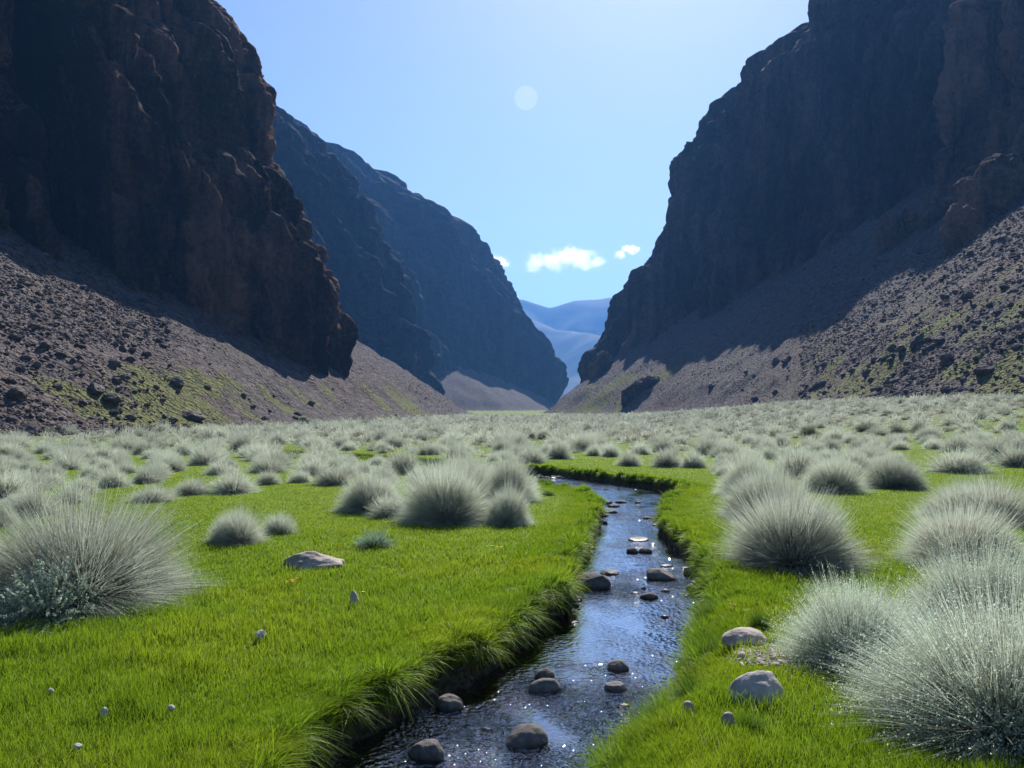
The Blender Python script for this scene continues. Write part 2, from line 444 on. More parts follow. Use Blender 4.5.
def H2(px, py): h = hit(px, py, 30); return (h[0], h[1])

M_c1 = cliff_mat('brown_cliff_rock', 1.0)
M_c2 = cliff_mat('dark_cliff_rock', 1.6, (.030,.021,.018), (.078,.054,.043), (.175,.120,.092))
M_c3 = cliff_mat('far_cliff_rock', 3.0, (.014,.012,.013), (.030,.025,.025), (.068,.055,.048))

f0 = [H2(a, b) for a, b in ((0,232),(60,258),(125,288),(200,322),(280,356),(325,376),(350,387))]
yn = f0[-1][1]; print('L', f0)
pre = [(f0[0][0]-(f0[1][0]-f0[0][0])*k*1.2-6*k, f0[0][1]-12*k) for k in (5, 3, 1.5)]
post = [(f0[-1][0]-3.5, yn+9), (f0[-1][0]-11, yn+24), (f0[-1][0]-24, yn+50), (f0[-1][0]-50, yn+80)]
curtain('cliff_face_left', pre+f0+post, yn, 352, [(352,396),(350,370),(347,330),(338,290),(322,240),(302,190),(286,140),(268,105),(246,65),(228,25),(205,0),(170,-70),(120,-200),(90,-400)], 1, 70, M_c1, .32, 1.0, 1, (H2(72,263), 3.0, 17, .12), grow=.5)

fA = [(-150,250),(-90,290),(-52,330)]+[((430-CX)/F*372+0, 362), ((443-CX)/F*385, 385), ((432-CX)/F*400, 402), ((400-CX)/F*430, 440), (-110,520)]
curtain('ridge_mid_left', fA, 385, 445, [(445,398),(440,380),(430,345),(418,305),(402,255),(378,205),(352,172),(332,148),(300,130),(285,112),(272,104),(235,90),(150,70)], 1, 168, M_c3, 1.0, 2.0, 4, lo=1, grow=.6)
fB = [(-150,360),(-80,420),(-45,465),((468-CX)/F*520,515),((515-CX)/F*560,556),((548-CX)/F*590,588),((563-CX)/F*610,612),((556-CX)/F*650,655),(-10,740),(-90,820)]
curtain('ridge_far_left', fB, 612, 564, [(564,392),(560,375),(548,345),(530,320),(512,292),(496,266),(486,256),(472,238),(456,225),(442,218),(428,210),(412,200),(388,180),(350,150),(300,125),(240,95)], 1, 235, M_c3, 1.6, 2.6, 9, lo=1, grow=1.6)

tC = [(578,388),(582,372),(592,352),(606,335),(613,318),(616,300),(620,275),(632,245),(642,222),(652,190),(660,172),(672,140),(697,112),(725,95),(745,80),(762,66),(780,50),(820,20),(900,-40)]
c0 = [H2(a, b) for a, b in ((700,322),(660,342),(620,362),(600,370))]+[(24.5, 284.)]
c0 = [(c0[0][0]+14, c0[0][1]-8)]+c0
yC = c0[-1][1]; print('C', c0)
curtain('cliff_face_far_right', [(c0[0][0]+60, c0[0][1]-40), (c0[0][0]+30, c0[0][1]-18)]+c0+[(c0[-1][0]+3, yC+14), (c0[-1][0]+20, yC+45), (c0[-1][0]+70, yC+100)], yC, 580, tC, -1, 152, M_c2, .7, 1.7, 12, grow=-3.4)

tD = [(695,335),(700,300),(708,262),(718,225),(730,192),(748,150),(757,112),(758,86),(762,58),(780,28),(800,0),(850,-70),(900,-200)]
d0 = [H2(a, b) for a, b in ((770,292),(730,308),(699,324))]
d0 = [(128, 172), (104, 196), (88, 206), (77, 212), (68, 216)]+d0[1:]
yD = d0[-1][1]; print('D', d0)
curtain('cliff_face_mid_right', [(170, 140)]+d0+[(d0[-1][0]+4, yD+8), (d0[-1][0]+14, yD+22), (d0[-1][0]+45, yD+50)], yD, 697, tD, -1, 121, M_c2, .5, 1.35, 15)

tE = [(912,235),(916,215),(925,196),(934,165),(943,120),(948,80),(951,46),(954,0),(966,-80),(985,-200)]
e0 = [H2(a, b) for a, b in ((1024,172),(985,188),(950,206),(914,226))]
print('E', e0)
yE = e0[-1][1]
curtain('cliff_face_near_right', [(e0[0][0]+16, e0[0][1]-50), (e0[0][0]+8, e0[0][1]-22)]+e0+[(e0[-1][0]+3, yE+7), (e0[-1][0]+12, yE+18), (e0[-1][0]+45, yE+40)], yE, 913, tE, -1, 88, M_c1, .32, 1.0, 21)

# ------------------------------------------------------------------ far hills
xs = np.linspace(-1500, 1900, 300); ys = np.linspace(1250, 3600, 240)
HX, HYY = np.meshgrid(xs, ys)
crest = np.interp(HX, [-1500,-300,0,30,70,122,160,206,287,353,450,700,1900], [420,380,356,362,350,334,344,356,358,370,366,430,520])
prof = np.interp(HYY, [1250,1500,1900,2600,3100,3600], [0,.05,.30,1.0,.9,.8])
rdg = np.abs(perlin(HX/420+HYY/700, HYY/1100, 3))*2
sec = 190*np.exp(-((HYY-1750)/260)**2)*(.9*sst(np.abs(HX-165), 30, 330))
hz = crest*prof*(1-.38*(1-sst(np.abs(HYY-2600), 0, 300)*0)*(1-rdg)*np.interp(HYY, [1300,2300,2580], [1,1,0]))+sec
hz += (26*fbm(HX/260, HYY/260, 5, 6, 2.03, .42))*np.interp(HYY, [1250,1600,2450,2600], [0,1,1,.16])
m, nt, out = mat('far_hill_ground'); a = N(nt); p = a.pos()
a.l(a.diff(a.ramp(a.noise(p, .006, 8, .65), [(.4, (.045,.052,.050)), (.55, (.075,.078,.070)), (.65, (.115,.108,.092))]), None, .95, .1).outputs[0], out.inputs[0])
o = obj('far_hills', mesh_np('far_hills', np.stack([HX.ravel(), HYY.ravel(), hz.ravel()-2], 1), grid_faces(240, 300), True, None, m)); tag(o, kind='structure')

# ------------------------------------------------------------------ rocks
def ico(sub):
    t = (1+5**.5)/2
    V = [(-1,t,0),(1,t,0),(-1,-t,0),(1,-t,0),(0,-1,t),(0,1,t),(0,-1,-t),(0,1,-t),(t,0,-1),(t,0,1),(-t,0,-1),(-t,0,1)]
    Fc = [(0,11,5),(0,5,1),(0,1,7),(0,7,10),(0,10,11),(1,5,9),(5,11,4),(11,10,2),(10,7,6),(7,1,8),(3,9,4),(3,4,2),(3,2,6),(3,6,8),(3,8,9),(4,9,5),(2,4,11),(6,2,10),(8,6,7),(9,8,1)]
    V = [np.array(v)/np.linalg.norm(v) for v in V]
    for _ in range(sub):
        mid = {}; nf = []
        def mm(a, b):
            k = (min(a, b), max(a, b))
            if k not in mid:
                v = V[a]+V[b]; V.append(v/np.linalg.norm(v)); mid[k] = len(V)-1
            return mid[k]
        for a_, b_, c_ in Fc:
            x, y, z = mm(a_, b_), mm(b_, c_), mm(c_, a_)
            nf += [(a_,x,z),(b_,y,x),(c_,z,y),(x,y,z)]
        Fc = nf
    return np.array(V), np.array(Fc)
def rock_shape(sub, seed, cuts=7, round_=.25, rough=.06):
    V, Fc = ico(sub); r = np.random.default_rng(seed)
    R = np.ones(len(V))
    for _ in range(cuts):                       # flat faces cut off a ball
        n = r.normal(size=3); n /= np.linalg.norm(n); d = r.uniform(.55, .9)
        k = V@n; R = np.minimum(R, np.where(k > 1e-3, d/np.maximum(k, 1e-3), 9))
    R = R*(1-round_)+round_*.85
    R = R*(1+rough*1.5*fbm(V[:, 0]*1.6+seed, V[:, 1]*1.6, V[:, 2]*1.6, 4))
    return V*R[:, None], Fc
def rotm(yaw, tx, ty):
    cy, sy, ca, sa, cb, sb = np.cos(yaw), np.sin(yaw), np.cos(tx), np.sin(tx), np.cos(ty), np.sin(ty)
    z, o1 = np.zeros_like(yaw), np.ones_like(yaw)
    Rz = np.stack([cy,-sy,z,sy,cy,z,z,z,o1], -1).reshape(-1, 3, 3)
    Rx = np.stack([o1,z,z,z,ca,-sa,z,sa,ca], -1).reshape(-1, 3, 3)
    Ry = np.stack([cb,z,sb,z,o1,z,-sb,z,cb], -1).reshape(-1, 3, 3)
    return Rx@Ry@Rz
def scatter_rocks(P, S, sub, seeds, cuts=6):
    r = np.random.default_rng(5); Vs = []; Fs = []; base = 0
    which = r.integers(0, len(seeds), len(P))
    for i, sdx in enumerate(seeds):
        k = which == i; n = k.sum()
        if not n: continue
        V, Fc = rock_shape(sub, sdx, cuts, .1, .10)
        sc = S[k][:, None]*np.stack([r.uniform(.8, 1.5, n), r.uniform(.7, 1.1, n), r.uniform(.35, .75, n)], 1)
        R = rotm(r.uniform(0, 6.28, n), r.uniform(-.5, .5, n), r.uniform(-.5, .5, n))
        W = np.einsum('nij,nvj->nvi', R, V[None]*sc[:, None])+P[k][:, None]
        Vs.append(W.reshape(-1, 3)); Fs.append((Fc[None]+(np.arange(n)*len(V))[:, None, None]).reshape(-1, 3)+base); base += n*len(V)
    return np.concatenate(Vs), np.concatenate(Fs)
def scree_rock_mat(name, warm=0):
    m, nt, out = mat(name); a = N(nt); p = a.pos()
    a.l(a.diff(sc_cols(a, p), a.bump(a.noise(p, 5, 6, .7), .6, .12), .93, .12).outputs[0], out.inputs[0]); return m
M_sr = scree_rock_mat('scree_stone')
def scree(side, n):
    r = np.random.default_rng(40+side)
    # uniform over the picture's angle, thinning with range
    th_ = r.uniform(-.85, .85, n*4); d = 34*np.exp(r.uniform(0, math.log(330/34), n*4))
    x = np.tan(th_)*d; y = d
    T = XLp if side > 0 else XRp
    dist = wall_dist(x, y, T, side)
    k = (dist > -1.2) & (dist < 62)
    px = proj(x, y, 0*x)[0]
    k &= (px > -380) & (px < 1400)
    x, y, dist = x[k][:n], y[k][:n], dist[k][:n]
    z = terrain(x, y)[0]
    v = fbm(x/9, y/9, 3, 3)
    vegz = ((side > 0) & (y > 52) & (y < 160) & (dist < 12)) | ((side < 0) & (y > 22) & (y < 120) & (dist < 26) & (v > -.05))
    px = proj(x, y, z)[0]
    keep = r.random(len(x)) < np.where(vegz, .28, 1)*np.where(dist < 0, .25, 1)
    coarse = ((side > 0) & (px < 170)) | ((side < 0) & (px > 800))
    S = np.where(coarse, .10, .05)*np.exp(r.normal(0, .50, len(x)))*(.65+y/260)
    S = np.where((r.random(len(x)) < .02) & coarse, S*2.0, S)
    S = np.minimum(S, .55)
    P = np.stack([x, y, z+S*.15], 1)
    return P[keep], S[keep]
for side, nm in ((1, 'left'), (-1, 'right')):
    P, S = scree(side, 115000 if side > 0 else 150000)
    px_size = S/P[:, 1]*F
    bigk = px_size > 2.2
    V, Fc = scatter_rocks(P[~bigk], S[~bigk], 0, range(100, 112))
    V2, F2 = scatter_rocks(P[bigk], S[bigk], 1, range(120, 140), 8)
    o = obj('scree_stones', mesh_np('scree_stones', np.concatenate([V, V2]), np.concatenate([Fc, F2+len(V)]), False, None, M_sr))
    tag(o, 'loose grey brown scree stones covering the slope below the %s' % ('cleft cliff' if side > 0 else 'row of receding buttresses'), 'scree', kind='stuff')

# single boulders on the slopes
M_b = stone_mat('slope_boulder', (.045,.037,.036), (.11,.092,.086), (.21,.178,.16), 2.2)
BT = [mesh_np('boulder', *rock_shape(3, 300+i, 9, .22, .09), False, None, M_b) for i in range(8)]
def boulder(px, py, wpx, hpx, label, group=None, name='boulder'):
    h = hit(px, py, 30); d = h[1]
    o = obj(name, random.choice(BT)); sx = wpx/F*d/2
    o.scale = (sx*1.1, sx*random.uniform(.75, 1.0), max(hpx/F*d*.62, .1)); o.location = (h[0], h[1]+sx*.3, h[2]+o.scale[2]*.45)
    o.rotation_euler = (random.uniform(-.15, .15), random.uniform(-.3, .3), random.uniform(-.5, .5))
    tag(o, label, 'boulder', group)
    return o
for a_ in ((16,398,20,13,'big dark boulder half buried low in the coarse rubble slope by the brush'),
          (122,437,22,13,'rounded dark boulder at the very foot of the coarse rubble slope'),
          (27,433,24,12,'dark boulder at the edge of the silvery brush under the rubble'),
          (93,393,20,11,'dark boulder above the green patch below the cleft cliff'),
          (176,385,18,10,'flat dark boulder on the grey scree above the green slope'),
          (192,420,24,11,'long pale brown slab leaning on the green foot of the slope'),
          (174,431,10,8,'small black boulder beside the long slab at the green slope foot'),
          (185,427,9,4,'thin dark stone just above the long pale brown slab'),
          (110,402,24,10,'broad dark boulder on the brink between rubble and green patch'),
          (303,424,9,8,'black lump of rock in the grass at the end of the cliff'),
          (969,300,13,10,'round tan boulder standing clear high on the scree by the outcrop'),
          (950,362,16,11,'dark round boulder halfway up the broad scree, above the bright grass'),
          (918,346,16,12,'dark boulder in the middle of the broad scree beside a pale streak'),
          (902,352,10,8,'small dark boulder just downhill of its larger neighbour mid scree'),
          (893,350,10,7,'small stone block on the scree next to two dark boulders'),
          (948,392,13,8,'black boulder on the bright green patch near the slope foot'),
          (986,373,22,10,'pale brown flattened boulder above the bright green patch'),
          (868,376,11,8,'lone dark boulder low on the scree above yellow green grass'),
          (776,364,10,7,'lone dark rock on smooth grey scree beneath the shadow tip'),
          (942,342,13,7,'angular dark rock beside the pale streak of grass on scree'),
          (880,390,9,6,'little dark rock near the grassy foot of the broad scree')):
    boulder(*a_[:4], a_[4])
r = np.random.default_rng(77)
for (x0, x1, y0, y1, n, lab) in ((0,150,335,436,34,'dark weathered block in the coarse rubble under the cleft cliff'), (150,330,385,430,22,'small dark stone on the green patches below the cleft cliff'),
                             (800,1024,300,398,44,'dark weathered block among green patches on the broad scree'), (700,830,345,404,10,'small dark block on the smooth grey lower scree')):
    for i in range(n):
        px = r.uniform(x0, x1); py = r.uniform(y0, y1)
        if x0 == 0: py = max(py, 300+px*.3)
        if x0 == 150: py = max(py, 372+(px-150)*.2)
        if x0 == 800: py = max(py, 395-(px-800)*.42)
        if x0 == 700: py = max(py, 392-(px-700)*.4)
        s_ = r.uniform(4, 9)*(1.3 if x0 == 0 else 1)
        boulder(px, py, s_, s_*.6, lab, lab.replace('dark', 'dark', 1)+'s')

# rock outcrops
def outcrop(pts, label, seed, mt):
    """pts: (px, py, half width px, half height px) lobes of one rock mass, fused by a shared noise skin"""
    Vs, Fs, b = [], [], 0
    for i, (px, py, w, h_) in enumerate(pts):
        h = hit(px, py+h_*.5, 30); d = h[1]
        V, Fc = rock_shape(5, seed+i, 10, .25, .02)
        q = V*np.array([w/F*d*1.1, max(w, h_)/F*d*.9, h_/F*d*1.35])
        q = q+V*(.9*fbm(q[:, 0]/2.4+seed, q[:, 1]/2.4, q[:, 2]/3.4, 5)[:, None]+.8*(np.abs(perlin(q[:, 0]/1.6, q[:, 1]/1.6, q[:, 2]/4))[:, None]-.3))*min(1, w/F*d/3)
        Vs.append(q+np.array([h[0], h[1]+w/F*d*.2, h[2]+h_/F*d*.25])); Fs.append(Fc+b); b += len(V)
    V = np.concatenate(Vs); o0 = V.mean(0); o0[2] = V[:, 2].min()
    o = obj('rock_outcrop', mesh_np('rock_outcrop', V-o0, np.concatenate(Fs), True, None, mt), loc=o0)
    tag(o, label, 'outcrop'); return o
outcrop([(1012,186,30,32),(985,205,26,30),(966,228,18,26),(955,246,8,10),(1050,150,34,34)], 'high rounded brown outcrop stepping down the scree beside the near buttress', 500, M_c1)
outcrop([(897,234,19,18),(884,246,9,11),(914,222,12,14)], 'low rounded outcrop jutting from the foot of the near buttress above the shadow', 520, M_c1)
outcrop([(936,218,12,8),(950,205,11,10)], 'small knobbly outcrop between the near buttress and the stepped outcrop', 540, M_c1)
outcrop([(634,392,12,11),(648,383,14,7),(626,402,5,7)], 'dark low outcrop on the lower scree beside the strip of green grass', 560, M_c2)
outcrop([(602,366,12,14),(594,374,7,7)], 'rubbly ledge at the foot of the farthest buttress by the valley bend', 580, M_c2)

# ------------------------------------------------------------------ water
gx2, gy2 = np.meshgrid(np.arange(-2.6, 3.4, .028), np.arange(1.2, 24, .028))
gx3, gy3 = np.meshgrid(np.arange(-14, 0, .06), np.arange(22.6, 34, .06))
Wv, Wf, b = [], [], 0
stones_px = []
def water_part(X, Y, ymax):
    nr, nc = X.shape
    x, y = X.ravel(), Y.ravel(); s = stream_sd(x, y)
    Fm = grid_faces(nr, nc); Fm = Fm[(s[Fm].min(1) < .22) & (y[Fm].max(1) < ymax)]
    u, inv = np.unique(Fm, return_inverse=True)
    return x[u], y[u], inv.reshape(-1, 4)
x1_, y1_, f1 = water_part(gx2, gy2, 99)
x2_, y2_, f2 = water_part(gx3, gy3, 99)
k2 = (x2_[f2].max(1) < -2.56) | (y2_[f2].min(1) >= 23.95)
f2 = f2[k2]
wx = np.concatenate([x1_, x2_]); wy = np.concatenate([y1_, y2_]); wf = np.concatenate([f1, f2+len(x1_)])
wpx, wpy = proj(wx, wy, 0*wx+WZ)
def blob(cx, cy, rx, ry): return np.exp(-(((wpx-cx)/rx)**2+((wpy-cy)/ry)**2))
rif = .13+1.0*blob(480,745,170,40)+.85*blob(600,705,80,24)+.7*blob(530,690,80,14)+.5*blob(585,735,60,30)+.95*blob(625,588,48,13)+.9*blob(690,580,22,22)+.9*blob(600,484,90,6)+.7*blob(640,517,30,5)+.5*blob(580,668,60,5)+.5*blob(640,548,35,6)+.6*blob(450,712,30,14)+.4*blob(590,515,14,10)+.35*blob(620,728,40,20)+.5*blob(560,478,60,5)
rif = np.clip(rif*(.75+1.2*perlin(wx*3, wy*1.6, 5))+.10*perlin(wx*1.3, wy*.9, 2), .03, 1)
wz = WZ+.006*rif*fbm(wx*7, wy*4.5, 1, 3)+.0022*fbm(wx*3, wy*3, 4, 2)
o = obj('stream_water', mesh_np('stream_water', np.stack([wx, wy, wz], 1), wf, True, {'riffle': rif}, water_mat())); tag(o, kind='structure')

# ------------------------------------------------------------------ stream stones
M_wet = stone_mat('stream_stone', (.06,.055,.052), (.13,.12,.112), (.25,.235,.215), 5, True)
M_dry = stone_mat('pale_stone', (.30,.28,.25), (.50,.47,.43), (.66,.63,.58), 5)
M_tan = stone_mat('tan_stone', (.24,.21,.18), (.40,.35,.30), (.55,.50,.44), 5)
stone_xy = []
def stone(px, py, w, h, label, name='stone', mt=None, water=True, seed=None, flat=1.0, yaw=None, cuts=5, rnd=.45):
    """px, py: middle of the stone's foot in the picture"""
    if water: d = (CZ-WZ)*F/(py-HY); x = (px-CX)/F*d; z0 = WZ-.02
    else: q = hit(px, py); x, d, z0 = q; z0 = z0+(.035 if w < 16 else 0)
    seed = seed if seed is not None else int(px*7+py)
    sub = 4 if w > 12 else 3
    V, Fc = rock_shape(sub, seed, cuts, rnd, .05 if rnd > .2 else .12)
    sx = w/F*d/2; sz = h/F*d
    sc = np.array([sx*1.12, sx*.85, sz*.75*flat]); V = V*sc
    me = mesh_np(name, V, Fc, True, None, mt or M_wet)
    o = obj(name, me); o.location = (x, d+sx*.55, z0+sz*(.22 if water else .10))
    o.rotation_euler = (0, 0, random.uniform(-.4, .4) if yaw is None else yaw)
    tag(o, label, name); stone_xy.append((x, d+sx*.55, sx*.9)); return o
for a_ in (
 (449,711,27,20,'upright grey stone in the water under the overhanging bank, nearest the brown bed'),
 (425,762,38,25,'rounded grey stone in the glittering water at the stream nearest the viewer'),
 (527,747,43,23,'broad dark topped stone in midstream glitter, biggest of the near ones'),
 (544,679,21,13,'small dark stone just upstream of a flat pale one in midstream'),
 (545,693,33,16,'flat pale grey stone in midstream, touching a small dark one upstream'),
 (487,731,12,7,'small low stone between the overhanging bank and the broad dark stone'),
 (619,671,22,13,'dark rounded stone in calm water, upper one of a pair by the grassy bank'),
 (617,691,24,13,'dark rounded stone in calm water, lower one of a pair by the grassy bank'),
 (625,706,13,5,'barely showing dark stone just downstream of the pair by the grassy bank'),
 (592,590,40,20,'large pale topped boulder at the bank where the stream narrows to riffles'),
 (610,575,20,7,'low dark slab just upstream of the large pale topped boulder'),
 (662,580,32,14,'wide flat topped dark stone in the middle of the riffle'),
 (667,567,13,4,'thin dark slab behind the wide flat topped stone in the riffle'),
 (695,576,22,12,'sloping grey stone leaning on the tufted bank beside the riffle'),
 (691,590,12,7,'small black stone in gravelly shallows below the sloping grey stone'),
 (649,599,19,9,'rounded grey stone at the tail of the riffle in front of smooth water'),
 (636,594,9,4,'tiny dark stone touching the rounded grey one at the riffle tail'),
 (644,589,6,4,'tiny dark stone above the rounded grey one at the riffle tail'),
 (666,592,9,5,'tiny black stone between the flat topped stone and the riffle tail'),
 (665,618,9,5,'tiny lone dark stone in the smooth blue water below the riffle'),
 (634,553,14,7,'dark stone touching its twin in smooth water above the riffle'),
 (646,553,13,7,'dark stone, streamward twin of a touching pair above the riffle'),
 (640,541,22,5,'long low dark slab across the flow upstream of the touching pair'),
 (585,544,10,9,'black stone tucked under the grassy bank beside calm blue water'),
 (577,601,11,7,'black stone under the bank just below the large pale topped boulder'),
 (574,607,13,7,'lowest of the black stones wedged under the bank by the large boulder'),
 (611,513,15,5,'long dark stone off the bank where the stream bends away'),
 (614,507,13,4,'dark stone behind the long one where the stream bends away'),
 (607,504,12,5,'brown stone against the bank point where the stream bends away'),
 (621,503,11,4,'flat dark stone out from the bank point at the bend'),
 (638,503,6,3,'tiny dark stone alone in the middle of the bend'),
 (648,519,10,4,'dark stone near the far bank in a short riffle above the narrows'),
 (657,518,7,4,'smaller dark stone against the far bank in a short riffle'),
 (701,562,12,6,'grey stone on the shallow gravel edge under the hanging tufts')):
    stone(*a_)
r = np.random.default_rng(3)
for i in range(26):                     # the cobble bar where the stream comes round the bend
    px = r.uniform(534, 578); py = 476.5+(px-534)*.02+r.uniform(-.8, 2.2)
    o = stone(px, py, r.uniform(3, 7), r.uniform(2, 3.6), 'dark wet cobble on the bar where the stream comes round the bend'); o['group'] = 'wet cobbles on the bar at the stream bend'
for i in range(34):                     # cobbles under the banks
    q = r.random()
    px, py = ((r.uniform(672,700), r.uniform(548,600)) if q < .5 else (r.uniform(598,606), r.uniform(503,524)) if q < .7 else (r.uniform(566,582), r.uniform(556,612)))
    x, d = wpt(px, py)
    if abs(stream_sd(np.array([x]), np.array([d]))[0]) > .14: continue
    o = stone(px, py, r.uniform(5, 10), r.uniform(3, 6), 'small wet cobble wedged at the foot of the grassy banks'); o['group'] = 'wet cobbles at the foot of the banks'
stone(761, 706, 58, 36, 'big smooth pale boulder in the tall grass beside the bank, largest by the stream', 'boulder', M_dry, False, 11, 1.15, .35, 4, .55)
stone(748, 646, 44, 18, 'flat tan boulder on the gravel patch beneath the silvery shrub', 'boulder', M_tan, False, 21, 1.0, 0, 5, .5)
stone(711, 662, 18, 11, 'small pale stone at the bank edge below a dense green tuft', 'stone', M_dry, False, 31)
stone(689, 718, 12, 12, 'small grey stone in the bank grass close to the water', 'stone', M_tan, False, 41)
stone(729, 730, 13, 13, 'small leaning stone half hidden in grass below the big pale boulder', 'stone', M_tan, False, 51)
stone(306, 570, 58, 14, 'low craggy pale boulder alone in the open green meadow', 'boulder', M_tan, False, 61, 1.3, 0, 12, .18)
stone(259, 643, 14, 9, 'pale round stone in the short grass between the big shrub and stream', 'stone', M_dry, False, 71)
stone(354, 606, 9, 14, 'small upright pale stone in the grass halfway to the stream', 'stone', M_dry, False, 81)
stone(103, 722, 9, 9, 'small upright pale stone beside a dark tuft in the near grass', 'stone', M_dry, False, 91)
stone(170, 716, 8, 5, 'pale pebble to one side of the dark tuft in the near grass', 'stone', M_dry, False, 92)
stone(50, 698, 7, 4, 'pale pebble in the grass below the shadow of the big shrub', 'stone', M_dry, False, 93)
stone(76, 756, 10, 5, 'flat pale stone on the dry bare spot in the near grass', 'stone', M_dry, False, 94)
stone(631, 450, 5, 4, 'white stone in the brush beyond the cut bank', 'stone', M_dry, False, 95)
stone(928, 449, 5, 4, 'white stone in the grass gap between the distant shrubs', 'stone', M_dry, False, 96)
stone(797, 552, 26, 17, 'dark grey boulder hidden under the stems of the big round shrub', 'boulder', M_wet, False, 97)

# ------------------------------------------------------------------ blades
def blades(B, D, L, W, bend, levels, c0, c1, c2=None, wr=None):
    """strips of quads: root B, direction D, length L, width W, bend vector. Colours root > middle > tip. Returns V, F, col."""
    n = len(B); t = np.linspace(0, 1, levels)
    ctr = B[:, None]+D[:, None]*(L[:, None]*t)[..., None]+bend[:, None]*(L[:, None]*t**2)[..., None]
    az = (rng if wr is None else wr).uniform(0, 2*np.pi, n)
    rnd = np.stack([np.cos(az), np.sin(az), 0*az], 1)
    side = rnd-D*(rnd*D).sum(1)[:, None]; side /= np.linalg.norm(side, axis=1)[:, None]+1e-9
    wt = (1-t**1.6*.85)
    off = side[:, None]*(W[:, None]*wt*.5)[..., None]
    V = np.stack([ctr-off, ctr+off], 2).reshape(-1, 3)
    base = (np.arange(n)*levels*2)[:, None, None]; k = (np.arange(levels-1)*2)[None, :, None]
    Fm = (base+k+np.array([0, 1, 3, 2])[None, None]).reshape(-1, 4)
    tt = t[None, :, None]
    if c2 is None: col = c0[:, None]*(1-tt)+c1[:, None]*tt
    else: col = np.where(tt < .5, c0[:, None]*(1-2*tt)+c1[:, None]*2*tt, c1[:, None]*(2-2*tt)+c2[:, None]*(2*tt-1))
    return V, Fm, np.repeat(col.reshape(-1, 3), 2, 0)
def leaves(P, size, col, r):
    n = len(P); a = r.normal(size=(n, 3)); a /= np.linalg.norm(a, axis=1)[:, None]
    b_ = r.normal(size=(n, 3)); b_ -= a*(a*b_).sum(1)[:, None]; b_ /= np.linalg.norm(b_, axis=1)[:, None]
    s = size[:, None]
    V = np.stack([P-a*s, P+b_*s*.45, P+a*s, P-b_*s*.45], 1).reshape(-1, 3)
    return V, (np.arange(n)*4)[:, None]+np.arange(4)[None], np.repeat(col, 4, 0)

# ------------------------------------------------------------------ shrubs
M_fol = plant_mat('silver_foliage', .5, .85, .0, .34)
M_stem = plant_mat('brown_stems', .25, .7, .12, .2)
def bush_data(n, seed, width, levels=4, leafy=0, spread=1.0, tipc=(.55,.62,.525), midc=(.42,.425,.345), basec=(.20,.135,.09), leaf=.010, h=1.0, low=.03):
    """unit shrub: half width about 1, height h. returns (stems, foliage) meshes as (V, F, col)"""
    r = np.random.default_rng(seed)
    u_ = r.random(n); thm = math.radians(98)*spread
    c = 1-(1-math.cos(thm))*u_**.85; th_ = np.arccos(np.clip(c, -1, 1)); ph = r.uniform(0, 2*np.pi, n)
    D = np.stack([np.sin(th_)*np.cos(ph), np.sin(th_)*np.sin(ph), np.cos(th_)], 1)
    D[:, 2] = np.maximum(D[:, 2], low+.05*r.random(n))
    D /= np.linalg.norm(D, axis=1)[:, None]
    lump = 1+.16*perlin(D[:, 0]*2.3+seed*3.1, D[:, 1]*2.3, D[:, 2]*2.3)*2+.10*perlin(D[:, 0]*6+seed, D[:, 1]*6, D[:, 2]*6)*2
    clump = perlin(D[:, 0]*9+seed, D[:, 1]*9, D[:, 2]*9)
    L = lump*np.where(r.random(n) < .75, r.uniform(.80, 1.02, n), r.uniform(.45, .9, n))
    B = np.stack([D[:, 0]*.16*r.random(n), D[:, 1]*.16*r.random(n), 0*th_-.02], 1)
    B[:, :2] += r.normal(0, .05, (n, 2))
    ks = r.integers(3, 6); sa = r.uniform(0, 6.28, ks); so_ = r.uniform(.05, .26, ks)     # a shrub is a few crowns grown together
    sub_ = r.choice(ks, n, p=(lambda q: q/q.sum())(r.uniform(.5, 1.5, ks)))
    B[:, 0] += (so_*np.cos(sa))[sub_]; B[:, 1] += (so_*np.sin(sa))[sub_]
    L = L*r.uniform(.72, .98, ks)[sub_]
    D2 = D+r.normal(0, .045, D.shape); D2 /= np.linalg.norm(D2, axis=1)[:, None]
    bend = np.stack([0*th_, 0*th_, -.16*np.sin(th_)**2], 1)+r.normal(0, .035, (n, 3))
    D2[:, 2] = D2[:, 2]*h; 
    v = (r.uniform(.8, 1.15, n)*(1+.35*clump))[:, None]
    tip = np.array(tipc)*v; md = np.array(midc)*v; bs = np.array(basec)*v
    # dry straw stems here and there
    dry = r.random(n) < .10; md[dry] = np.array([.34,.27,.18])*v[dry]
    W = width*r.uniform(.6, 1.3, n)
    up = blades(B, D2, L, W, bend, levels, bs, md, tip, wr=r)
    nz_ = up[0][:, 2]; up[0][:, 2] = np.maximum(nz_, .008)
    out = [up]
    if leafy:
        m_ = leafy*n; idx = r.integers(0, n, m_); t = r.uniform(.55, 1.03, m_)**.8
        P = B[idx]+D2[idx]*(L[idx]*t)[:, None]+bend[idx]*(L[idx]*t*t)[:, None]+r.normal(0, .012, (m_, 3))
        P[:, 2] = np.maximum(P[:, 2], .015)
        cc = (np.array(tipc)*np.array([.98,1.02,.98]))*r.uniform(.7, 1.25, m_)[:, None]
        out.append(leaves(P, leaf*r.uniform(.6, 1.4, m_), cc, r))
    return out
def join(parts):
    Vs, Fs, Cs, b = [], [], [], 0
    for V, Fm, c in parts: Vs.append(V); Fs.append(Fm+b); Cs.append(c); b += len(V)
    return np.concatenate(Vs), np.concatenate(Fs), np.concatenate(Cs)
def me_of(name, parts, mt):
    V, Fm, c = join(parts); return mesh_np(name, V, Fm, False, {'col': c}, mt)

